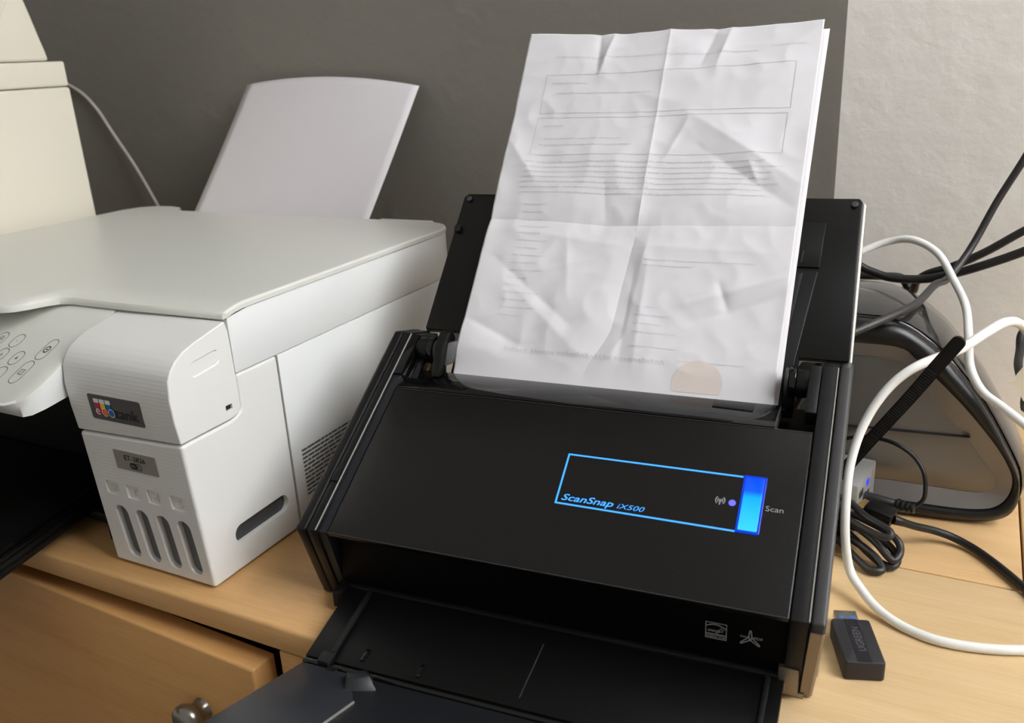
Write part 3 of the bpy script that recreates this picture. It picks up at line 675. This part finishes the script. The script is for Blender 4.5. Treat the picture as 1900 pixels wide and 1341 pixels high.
bm = bmesh.new(); bm_loft(bm, [[(.1125, .1190, .1080), (.1185, .1190, .1080), (.1185, .1190, .1290), (.1165, .1190, .1330)], [(.1125, .1260, .1080), (.1185, .1260, .1080), (.1185, .1260, .1290), (.1165, .1260, .1330)]]); bevel(bm, .0006)
make('side_guide', bm, 'black_matte', sc)

# ------------------------------------------------------------------ sheets in the scanner
def cusp(d, wd): return math.exp(-abs(d)/wd)
def sstep(a, b, x): t = max(0, min(1, (x-a)/(b-a))); return t*t*(3-2*t)
def seg_d(s, t, p, q):
    ax, ay = p; bx, by = q; dx, dy = bx-ax, by-ay; L2 = dx*dx+dy*dy
    k = max(0, min(1, ((s-ax)*dx+(t-ay)*dy)/L2)); return math.hypot(s-ax-k*dx, t-ay-k*dy), k, ((s-ax)*dy-(t-ay)*dx)/math.sqrt(L2)
# facets: (from, to, amplitude, width) in metres on the sheet, s right, t up
CREASES = [
 ((.010, .088), (.075, .040), -.0016, .010), ((.000, .040), (.045, .022), -.0014, .008), ((.030, .065), (.085, .020), .0012, .012),
 ((.130, .205), (.206, .150), .0020, .014), ((.140, .178), (.205, .132), -.0016, .012), ((.150, .060), (.208, .082), .0020, .009), ((.155, .048), (.208, .070), -.0012, .008),
 ((.055, .277), (.058, .243), -.0016, .005), ((.066, .277), (.060, .240), .0016, .005), ((.140, .277), (.132, .245), -.0012, .006), ((.150, .277), (.143, .243), .0016, .006),
 ((.120, .090), (.122, .010), .0010, .006), ((.112, .085), (.112, .002), -.0012, .007), ((.0, .185), (.028, .150), .0018, .010), ((.02, .160), (.05, .165), -.0008, .006),
 ((.168, .075), (.175, .058), -.0012, .004), ((.175, .165), (.182, .150), .0012, .004), ((.118, .165), (.130, .200), .0010, .005), ((.060, .110), (.070, .060), .0008, .006),
 ((.080, .150), (.085, .120), -.0007, .006), ((.020, .110), (.100, .100), .0010, .012), ((.110, .100), (.200, .098), .0008, .012)]
def fold_s(t): return .0900+.0145*sstep(0, .045, t)+.0040*sstep(.045, .12, t)-.0012*sstep(.12, .27, t)
def fold_t(s): return .1185-.0020*sstep(0, .106, s)+.0012*sstep(.106, .21, s)
def crumple(s, t):
    d = s-fold_s(t); e_ = t-fold_t(s); up = sstep(.100, .125, t); lo = 1-up
    h = up*(.0012*cusp(d, .016)+.0006*cusp(d, .0024))
    h += lo*(-.0020*cusp(d, .011)+(.0011+.0006*noise.noise(Vector((t*60, 3, 1))))*cusp(d-.0095, .0065)*sstep(-.01, .03, t)+.0006*cusp(d+.012, .012))
    h -= (.0030*cusp(e_, .016)+.0003*cusp(e_, .003))*(1-.45*sstep(.10, .14, s))
    for p, q, am, wd in CREASES:
        dd, k, sg = seg_d(s, t, p, q); h += am*1.55*math.exp(-dd/wd*1.1)*(.4+.6*math.sin(math.pi*min(1, max(0, k*.9+.05))))
    v = Vector((s*18, t*18, 3.3)); h += .0031*noise.noise(v)
    v = Vector((s*46+4, t*46, 7.1)); h += .0006*(1-2*abs(noise.noise(v)))
    v = Vector((s*130, t*130, 1.7)); h += .00012*noise.noise(v)
    h += .0025*sstep(.20, .277, t)*sstep(.15, .21, s) + .0016*sstep(.06, .0, s)*math.sin(t*24+1.0)
    return h
TL = .2765
def sheet_edge(s, t):
    a = -.1012+s+(-.0016+.0042*(s/.21))*(max(t,0)/TL)**1.5
    tt = t + (.0022*math.sin((s/.21)*math.pi)*-1 - .0022*(s/.21))*(t/TL)
    return a, tt
def on_sheet(s, t, h=0):
    a, tt = sheet_edge(s, t); return pl(a, tt, crumple(s, max(t, 0))+h)
def sheet(name, nx, ny, fn, m):
    bm = bmesh.new(); G = []
    for j in range(ny+1):
        row = []
        for i in range(nx+1):      # grid lines follow the two folds
            tf = fold_t(.21*i/nx); m_ = int(ny*.455); t = -.013+(tf+.013)*j/m_ if j <= m_ else tf+(TL-tf)*(j-m_)/(ny-m_)
            sf = fold_s(max(0, t)); k_ = nx//2; ss = sf*i/k_ if i <= k_ else sf+(.21-sf)*(i-k_)/(nx-k_)
            row.append(bm.verts.new(fn(ss, t)))
        G.append(row)
    for j in range(ny):
        for i in range(nx): bm.faces.new((G[j][i], G[j][i+1], G[j+1][i+1], G[j+1][i]))
    me = bpy.data.meshes.new(name)
    bm.edges.index_update(); sharp = []
    bm.verts.index_update()
    k_, m_ = nx//2, int(ny*.455); W_ = nx+1
    for e in bm.edges:
        a_, b_ = sorted((e.verts[0].index, e.verts[1].index))
        if (a_ % W_ == k_ and b_ % W_ == k_) or (a_//W_ == m_ and b_//W_ == m_): e.smooth = False
    bm.to_mesh(me); bm.free()
    o = bpy.data.objects.new(name, me); COL.objects.link(o); me.materials.append(MATS[m])
    for p_ in me.polygons: p_.use_smooth = True
    o.location = SL; o.rotation_euler = (0, 0, SA)
    sol = o.modifiers.new('thick', 'SOLIDIFY'); sol.thickness = .00012; sol.offset = -1
    return o
def damp(t): return sstep(-.004, .020, t)
s1 = sheet('paper_sheet', 170, 220, lambda s, t: pl(sheet_edge(s, t)[0], sheet_edge(s, t)[1], crumple(s, max(t, 0))*damp(t)+.0001+.0016*damp(t)), 'paper')
def on_sheet(s, t, h=0): return pl(sheet_edge(s, t)[0], sheet_edge(s, t)[1], crumple(s, max(t, 0))*damp(t)+.0001+.0016*damp(t)+h)
tag(s1, 'crumpled white letter with cross folds standing in the black scanner, front sheet', 'paper', )
s2 = sheet('paper_sheet', 40, 60, lambda s, t: pl(sheet_edge(s, t)[0]+.0022+.0012*(t/TL), sheet_edge(s, t)[1]-.0015, -.0030*damp(t)-.0014+.0003*math.sin(t*30)+.0006*noise.noise(Vector((s*20, t*20, 0)))*damp(t)), 'paper_plain')
tag(s2, 'second white sheet in the black scanner, showing only as a thin strip behind the letter', 'paper')
# print showing through from the back of the letter
pm = lambda u, v, h: on_sheet(u, v, .00016)
def rule(bm, s0, t0, s1_, t1_, wd):
    n = max(2, int(math.hypot(s1_-s0, t1_-t0)/.0016)); bm_ribbon(bm, [(s0+(s1_-s0)*k/n, t0+(t1_-t0)*k/n) for k in range(n+1)], wd, pm)
bm = bmesh.new()
rule(bm, .020, .2390, .196, .2440, .0004); rule(bm, .196, .2440, .196, .2070, .0004); rule(bm, .020, .2070, .196, .2070, .0004); rule(bm, .020, .2390, .020, .2070, .0004)
rule(bm, .0195, .2030, .195, .2030, .0004); rule(bm, .0195, .2030, .0195, .1710, .0004); rule(bm, .195, .2030, .195, .1710, .0004); rule(bm, .0195, .1710, .195, .1710, .0004)
o = flat('faint_box_print', bm, 'print_faint', s1)
bm = bmesh.new(); rr = random.Random(3)
def words(s0, s1_, t, hgt):
    s = s0
    while s < s1_:
        L_ = rr.uniform(.002, .009); rule(bm, s, t+rr.uniform(-.0001, .0001), min(s+L_, s1_), t, hgt*rr.uniform(.65, .95)); s += L_+.0008
for t, a, b in ((.2550, .024, .170), (.2585, .178, .200)): words(a, b, t, .0011)
for t, a, b in ((.2325, .025, .052), (.2240, .030, .100), (.1960, .025, .040), (.1850, .028, .085), (.1795, .025, .095)): words(a, b, t, .0010)
for k in range(7): words(.018, rr.uniform(.185, .2), .1650-.0042*k, .0012)
for k in range(16): words(.024, rr.uniform(.034, .050), .1300-.0058*k, .0009)
for t, a, b in ((.0900, .118, .188), (.0860, .118, .150), (.0560, .118, .130), (.0500, .118, .140), (.0440, .118, .136), (.0380, .118, .146), (.0285, .118, .148), (.0210, .150, .190)): words(a, b, t, .0009)
o = flat('faint_text_print', bm, 'print_fainter', s1); o['kind'] = 'stuff'
bm = bmesh.new(); t = .0175; s = .034; 
while s < .140:
    L_ = rr.uniform(.0013, .0022)
    hgt = rr.choice((.0024, .0024, .0034))
    rule(bm, s, t, s, t+hgt, .0004); rule(bm, s, t+hgt*.9, s+L_*.8, t+.0024*.9, .0004); rule(bm, s+L_*.8, t, s+L_*.8, t+.0022, .0004)
    s += L_+.0011+(.002 if rr.random() < .15 else 0)
o = flat('faint_heading_print', bm, 'print_faint', s1); o['kind'] = 'stuff'
bm = bmesh.new(); c_ = (.1635, .0070); rs = .0155; rows = []
for i in range(25):
    ang = 2*math.pi*i/24
rings = []
for k in range(1, 9):
    rings.append([bm.verts.new(pm(c_[0]+rs*k/8*math.cos(2*math.pi*i/40), max(.0012, c_[1]+rs*k/8*math.sin(2*math.pi*i/40)), 0)) for i in range(40)])
cv = bm.verts.new(pm(c_[0], c_[1], 0))
for i in range(40): bm.faces.new((cv, rings[0][i], rings[0][(i+1) % 40]))
for a, b in zip(rings, rings[1:]):
    for i in range(40): bm.faces.new((a[i], b[i], b[(i+1) % 40], a[(i+1) % 40]))
bmesh.ops.recalc_face_normals(bm, faces=bm.faces)
flat('faint_round_stamp', bm, 'stamp_faint', s1)['label'] = 'faint reddish round stamp'

# ------------------------------------------------------------------ speaker at the right
SP = Vector((.391, .265, 0)); TH = .10
spk = root('desk_speaker', SP, TH, 'rounded desk speaker with silver front and glossy black shell by the white wall', 'speaker')
S0 = -.0470
def mirror(half):
    h = [(s, z) for s, z in half]; return catmull([(s, z, 0) for s, z in h]+[(2*S0-s, z, 0) for s, z in reversed(h)], 4, True)
OUT = mirror([(-.0254, .1352), (.0015, .1190), (.0190, .1000), (.0335, .0810), (.0530, .0475), (.0590, .0316), (.0583, .0157), (.0505, .0060), (.0302, .0012), (-.0100, .0006)])
RO = mirror([(-.0242, .1212), (-.0106, .1130), (.0034, .1002), (.0245, .0786), (.0425, .0568), (.0512, .0425), (.0540, .0332), (.0524, .0225), (.0470, .0150), (.0384, .0115), (.0200, .0100), (-.0200, .0110)])
RI = mirror([(-.0233, .1108), (-.0110, .1010), (-.0020, .0902), (.0231, .0622), (.0379, .0426), (.0440, .0345), (.0448, .0270), (.0408, .0228), (.0309, .0212), (.0042, .0222), (-.0200, .0232)])
def rs_(P_, n=160):   # resample closed loop evenly, starting at the top
    P_ = [Vector((p.x, p.y)) for p in P_]; i0 = max(range(len(P_)), key=lambda i: P_[i].y-abs(P_[i].x-S0)*.01); P_ = P_[i0:]+P_[:i0]
    L_ = [0]
    for i in range(len(P_)): L_.append(L_[-1]+(P_[(i+1) % len(P_)]-P_[i]).length)
    out = []
    for k in range(n):
        d = L_[-1]*k/n; i = max(j for j in range(len(P_)) if L_[j] <= d); f = (d-L_[i])/max(1e-9, L_[i+1]-L_[i]); out.append(P_[i].lerp(P_[(i+1) % len(P_)], f))
    return out
OUT, RO, RI = rs_(OUT), rs_(RO), rs_(RI)
ctr = Vector((S0, .066))
def sec(P_, y, k=1.0, zmin=.0004): return [(ctr.x+(p.x-ctr.x)*k, y, max(zmin, ctr.y+(p.y-ctr.y)*k)) for p in P_]
bm = bmesh.new()
bm_loft(bm, [sec(RO, .004, 1.0), sec(RO, -.0022, 1.005), [(p[0], -.0045, max(.0004, p[2])) for p in sec(RO, 0, 1.03)], [((a[0]+b[0])/2, -.0045, (a[2]+b[2])/2) for a, b in zip(sec(RO, 0, 1.03), sec(OUT, 0, .985))], sec(OUT, -.0020, .995), sec(OUT, .004, 1.0), sec(OUT, .010, 1.0)], cap=False)
make('front_rim', bm, 'speaker_rim', spk, angle=70)
bm = bmesh.new(); bm_loft(bm, [sec(RO, -.0010, 1.0), sec(RI, .0030, 1.0)], cap=False)
rg = make('bevel_ring', bm, 'speaker_ring', spk, angle=50)
bm = bmesh.new(); bm_loft(bm, [sec(RI, .0060), sec(RI, .0030), sec(RI, .0026, .985)], cap=False)
rngs = [v for v in bm.verts][-160:]; bm.faces.new(rngs)
fg = make('front_grille', bm, 'speaker_silver', spk, angle=60)
# horizontal joint across the front
bm = bmesh.new()
def half_w(P_, z): return max(p.x for p in P_ if abs(p.y-z) < .004)
bm_box(bm, (2*S0-half_w(RI, .062), -.0001, .0612), (half_w(RI, .062), .0035, .0619)); make('front_joint', bm, 'ink_black', fg)
bm = bmesh.new()
bm_loft(bm, [sec(OUT, .009, 1.0), sec(OUT, .014, 1.035), sec(OUT, .030, 1.075), sec(OUT, .055, 1.10), sec(OUT, .080, 1.085), sec(OUT, .100, 1.02), sec(OUT, .116, .90), sec(OUT, .127, .72), sec(OUT, .133, .45)])
make('shell', bm, 'speaker_shell', spk, angle=70)
bm = bmesh.new(); bm_loft(bm, [[(ctr.x+(p.x-ctr.x)*1.022, y, max(.0004, ctr.y+(p.y-ctr.y)*1.022)) for p in OUT] for y in (.0100, .0125)], cap=False)
make('shell_seam', bm, 'black_gloss', spk)

# ------------------------------------------------------------------ hub, plugs, cables
HB = (.3313, .2386, 0); HA = -.15
hub = root('usb_hub', HB, HA, 'small silver metal hub with a blue light behind the right side of the scanner', 'hub')
box('body', (-.030, -.0220, 0), (.0290, .0220, .0412), 'hub_silver', hub, .0012, 2)
hmp = lambda u, v, h: (.0290+h, u, v)
prism_map('blue_light', rrect(-.0010, .0318, .0042, .0362, .0008, 2), hmp, -.0003, .0003, 'led_blue', hub, 0)
prism_map('round_port', [(.0120+.0028*math.cos(k*.5236), .0365+.0030*math.sin(k*.5236)) for k in range(12)], hmp, -.0003, .0003, 'hub_silver', hub, .0001)
prism_map('port', rrect(.0010, .0225, .0070, .0270, .0005, 2), hmp, -.0003, .0003, 'ink_black', hub, 0)
prism_map('port', rrect(-.0160, .0180, -.0030, .0245, .0005, 2), hmp, -.0003, .0003, 'ink_black', hub, 0)
prism_map('port', rrect(-.0180, .0300, -.0090, .0350, .0005, 2), hmp, -.0003, .0003, 'nickel', hub, 0)
# black usb plug and its cable
UC = (.3830, .2240, .012)
uc = root('usb_cable', (.372, .2285, .0085), 0, 'thick black cable with a plug in the hub running right across the desk', 'cable')
UO = (.372, .2285, .0085)
def obx(name, p0, p1, hw, hh, m, parent, off, bev=.0012):
    p0, p1 = Vector(p0), Vector(p1); d = (p1-p0).normalized(); n = Vector((-d.y, d.x, 0)).normalized(); u = d.cross(n)*-1
    bm = bmesh.new(); bm_loft(bm, [[p+n*a*hw+u*b*hh for a, b in ((-1, -1), (1, -1), (1, 1), (-1, 1))] for p in (p0, p1)]); bevel(bm, bev, 2); return make(name, bm, m, parent, off)
pg = obx('plug', (.3622, .2165, .0250), (.3790, .2125, .0222), .0070, .0050, 'black_satin', uc, UO)
obx('plug_metal', (.3580, .2180, .0256), (.3624, .2165, .0250), .0060, .0024, 'gold', pg, UO, .0003)
cyl('strain_relief', (.3788, .2126, .0222), (.3858, .2165, .0190), .0032, 'cable_black', uc, off=UO, r1=.0026)
tube('lead', [(.3840, .2155, .0198), (.3921, .2220, .0150), (.4018, .2300, .0100), (.4115, .2340, .0060), (.4211, .2320, .0036), (.4304, .2247, .0028), (.4421, .2099, .0028), (.4544, .1912, .0028), (.4746, .1560, .0028), (.50, .12, .0028)], .0026, 'cable_black', uc, off=UO)
# thin lead with ribbed strain relief looping over
TO = (.3800, .2320, .0250)
tl = root('thin_cable', TO, 0, 'thin black lead with ribbed strain relief looping up in front of the silver speaker', 'cable')
cyl('plug', (.3595, .2300, .0262), (.3782, .2280, .0252), .0036, 'cable_grey', tl, off=TO, r1=.0030)
for k in range(4):
    p = Vector((.3795+.0029*k, .2280-.0002*k, .0251-.0002*k)); cyl('strain_rib', p, p+Vector((.0019, -.0004, 0)), .0042-.0003*k, 'cable_black', tl, off=TO, bev=.0004)
tube('lead', [(.3760, .2282, .0253), (.3860, .2276, .0248), (.3905, .2295, .0258), (.3945, .2290, .0312), (.3950, .2295, .0385), (.3930, .2320, .0483), (.3867, .2365, .0562), (.3776, .2380, .0618), (.3674, .2420, .0630), (.3534, .2500, .0596), (.3380, .2580, .0500), (.3250, .2600, .0330)], .0014, 'cable_black', tl, off=TO)
# gathered loops of black cable on the desk
o = tube('coiled_cable', [(.335, .218, .0330), (.3513, .2120, .0300), (.3640, .2000, .0275), (.3753, .1930, .0262), (.3795, .1890, .0248), (.3765, .1870, .0228), (.3680, .1900, .0230), (.3550, .2000, .0228), (.3440, .2150, .0215),
  (.3350, .2230, .0200), (.3400, .2190, .0150), (.3560, .2060, .0170), (.3700, .1950, .0145), (.3790, .1880, .0095), (.3830, .1870, .0080), (.3855, .1920, .0110), (.3840, .1960, .0160), (.3770, .2010, .0190), (.3650, .2080, .0200), (.3500, .2160, .0200),
  (.3330, .2240, .0130), (.3420, .2140, .0120), (.3550, .2030, .0110), (.3680, .1930, .0060), (.3760, .1880, .0036), (.3825, .1870, .0036), (.3845, .1930, .0060), (.3790, .1980, .0110), (.3680, .2030, .0140), (.3520, .2110, .0130),
  (.3380, .2160, .0060), (.3480, .2010, .0070), (.3580, .1890, .0060), (.3680, .1800, .0035), (.3735, .1780, .0035), (.3770, .1810, .0040), (.3730, .1870, .0070), (.3640, .1930, .0100), (.3500, .2060, .0090), (.3360, .2220, .0050)], .0024, 'cable_grey', n=6)
tag(o, 'bundle of looped dark grey cable beside the scanner, in front of the hub', 'cable')
# white cables
o = tube('white_cable', [(.4850, .310, .055), (.4619, .3000, .1000), (.4446, .2850, .1264), (.4359, .2700, .1403), (.4270, .2550, .1449), (.4160, .2400, .1409), (.4041, .2250, .1349), (.3827, .2050, .1284), (.3690, .1950, .1160), (.3590, .1850, .0968), (.3545, .1730, .0760), (.3550, .1600, .0540), (.3570, .1550, .0330), (.3610, .1540, .0150), (.3690, .1460, .0085), (.3785, .1365, .0050), (.3926, .1281, .0027), (.4105, .1225, .0027), (.4311, .1245, .0027), (.4525, .1318, .0027), (.4764, .1449, .0027), (.52, .18, .0027)], .0027, 'cable_white', n=10, seg=12, rfun=lambda u: 1.0+.12*math.exp(-((u-.22)/.10)**2))
tag(o, 'white cable looping over the speaker, past the scanner edge and out across the desk', 'cable')
o = tube('white_cable', [(.300, .350, .128), (.3187, .3600, .1491), (.3322, .3700, .1585), (.3499, .3750, .1658), (.3666, .3700, .1688), (.3839, .3600, .1619), (.3964, .3450, .1465), (.4055, .3150, .1365), (.4090, .2720, .1280), (.4114, .2500, .1164), (.4193, .2400, .1050), (.4308, .2320, .0992), (.4441, .2250, .0918), (.4680, .2150, .0760), (.50, .21, .04), (.52, .21, .0030)], .0027, 'cable_white', n=10, seg=12)
tag(o, 'white cable arching from behind the scanner chute and falling across the speaker shell', 'cable')
# black cables against the white wall
def blackc(pts, r, lab, m='cable_black'):
    o = tube('black_cable', pts, r, m, n=8); tag(o, lab, 'cable', None); return o
blackc([(.4700, .4180, .31), (.4462, .4100, .2586), (.4313, .4050, .2227), (.4180, .4020, .1929), (.4050, .3900, .1610), (.3927, .3680, .1426), (.3850, .3350, .1450), (.3761, .2850, .1443), (.3623, .2580, .1416), (.3456, .2380, .1366), (.3339, .2320, .1308), (.320, .238, .10), (.300, .255, .05), (.288, .262, .004)], .0027, 'thin dark cable descending steeply from upper right past the top of the speaker', 'cable_grey')
blackc([(.5000, .4300, .21), (.4578, .4200, .1809), (.4384, .4150, .1699), (.4156, .4110, .1539), (.3949, .4100, .1418), (.3776, .4110, .1343), (.3698, .4180, .1255), (.3680, .4250, .1165), (.3640, .4330, .1150), (.3590, .4330, .1230), (.3530, .4280, .1262), (.3290, .4250, .1259), (.3039, .4250, .1251), (.28, .42, .10), (.27, .42, .004)], .0032, 'thick black cable sloping from the right with a small loop hanging at the white wall')
blackc([(.5000, .4000, .192), (.4575, .3900, .1710), (.4390, .3900, .1599), (.4195, .3900, .1504), (.3992, .3920, .1413), (.3777, .3950, .1341), (.3549, .3950, .1330), (.3390, .3950, .1366), (.3266, .3950, .1424), (.3054, .3950, .1564), (.285, .40, .166), (.265, .41, .15), (.25, .42, .08), (.245, .42, .004)], .0034, 'thick black cable sagging in a wide curve and rising behind the scanner chute')
# ribbed black strap sticking up
STP = [Vector(p) for p in ((.3402, .2220, .0356), (.3443, .2200, .0432), (.3569, .2140, .0669), (.3696, .2090, .0891), (.3816, .2040, .1100), (.3935, .1980, .1321), (.4028, .1922, .1494))]
so = root('ribbed_strap', (.330, .223, 0), 0, 'black ribbed plastic strap sticking up diagonally in front of the speaker', 'strap'); SO = (.330, .223, 0)
def strap_loft(pts, wd, th):
    bm = bmesh.new(); secs = []
    for i, p in enumerate(pts):
        t = (pts[min(i+1, len(pts)-1)]-pts[max(0, i-1)]).normalized(); vw = (CAM-p); vw = (Vector((.02, -1, .35))); n = t.cross(vw).normalized(); f = n.cross(t).normalized()
        k = 1.0
        secs.append([p+n*wd*k+f*th, p-n*wd*k+f*th, p-n*wd*k-f*th, p+n*wd*k-f*th])
    return bm, secs
cp_ = catmull([(.296, .2200, .0035), (.312, .2230, .0080), (.328, .2230, .020)]+[tuple(p) for p in STP], 6)
bm, secs = strap_loft(cp_, .0039, .0008)
# rounded tip
p = cp_[-1]; t = (cp_[-1]-cp_[-2]).normalized(); n = t.cross(Vector((.02, -1, .35))).normalized(); f = n.cross(t).normalized()
for a in (20, 40, 60, 80):
    k = math.cos(math.radians(a)); q = p+t*.0038*math.sin(math.radians(a)); secs.append([q+n*.0039*k+f*.0008, q-n*.0039*k+f*.0008, q-n*.0039*k-f*.0008, q+n*.0039*k-f*.0008])
bm_loft(bm, secs); make('band', bm, 'black_matte', so, SO)
bm = bmesh.new(); A, Bq = STP[1], STP[5]; t = (STP[5]-STP[1]).normalized(); n = t.cross(Vector((.02, -1, .35))).normalized(); f = n.cross(t).normalized()
Lc = catmull([tuple(p) for p in STP[1:6]], 14)
for i in range(2, len(Lc)-2):
    p = Lc[i]; a_, b_ = p+f*.0006-t*.00045, p+f*.0006+t*.00045
    bm_loft(bm, [[a_-n*.0030, b_-n*.0030, b_-n*.0030+f*.0009, a_-n*.0030+f*.0009], [a_+n*.0030, b_+n*.0030, b_+n*.0030+f*.0009, a_+n*.0030+f*.0009]])
o = make('ribs', bm, 'cable_grey', so, SO); o['kind'] = 'stuff'
# ------------------------------------------------------------------ usb dongle on the desk
DG = Vector((.3722, .0950, 0)); DA = .33
dg_ = root('usb_dongle', DG, DA, 'small black usb dongle lying on the desk right of the scanner', 'dongle')
prism_z('body', rrect(-.0102, -.0190, .0102, .0180, .0018, 4), 0, .0112, 'dongle_black', dg_, .0010, 3)
bd = [c for c in dg_.children][0]
dm = lambda u, v, h: (u, v, .0112+h)
prism_map('stripe', [(-.0035, -.0185), (.0035, -.0185), (.0035, .0175), (-.0035, .0175)], dm, -.0003, .00008, 'dongle_stripe', bd, 0)
bm = bmesh.new(); bm_text(bm, 'UGREEN', dm, .0026, -.0100, .0056, width=.0200, rot=math.pi/2, h=.00016); flat('embossed_lettering', bm, 'dongle_print', bd)
prism_z('connector', rrect(-.0060, .0180, .0060, .0305, .0003, 2), .0030, .0076, 'usb_metal', dg_, .0003)
cn = [c for c in dg_.children if c.name.startswith('connector')][0]; cn['label'] = 'metal usb connector'
for u in (-.0027, .0027): prism_z('contact_hole', rrect(u-.0012, .0228, u+.0012, .0250, .0003, 2), .0075, .0078, 'usb_blue', cn, 0)
# cable with a cream paper tag and a dark plug at the right edge
PCO = (.475, .250, 0)
pc = root('power_cable', PCO, 0, 'black cable with a cream paper tag and dark plug at the right edge', 'cable')
tube('lead', [(.520, .300, .003), (.500, .330, .060), (.470, .345, .110), (.4500, .3420, .1200), (.4420, .3350, .1150), (.4412, .3200, .1075), (.4402, .2950, .1035), (.4440, .2680, .1010), (.4520, .2560, .0990)], .0027, 'cable_black', pc, off=PCO)
bm = bmesh.new(); bm_loft(bm, [[(.4415, .2500, .0905), (.475, .2500, .0800), (.475, .2640, .0800), (.4415, .2640, .0905)], [(.4415, .2500, .1010), (.475, .2500, .1110), (.475, .2640, .1110), (.4415, .2640, .1010)]]); bevel(bm, .002, 2)
pgb = make('plug_body', bm, 'tag_olive', pc, PCO)
tm = lambda u, v, h: (u, .2490-h, v)
prism_map('paper_tag', [(.4322, .1098), (.4362, .1112), (.4366, .1146), (.4392, .1195), (.470, .1270), (.470, .0880), (.4421, .0985), (.4375, .1068)], tm, 0, .0006, 'tag_cream', pc, 0, off=PCO)
bm = bmesh.new(); bm_text(bm, 'OO', lambda u, v, h: (u, .2497-h, v), .4425, .0925, .0070, h=.0003); flat('lettering', bm, 'tag_blue', pgb, PCO)
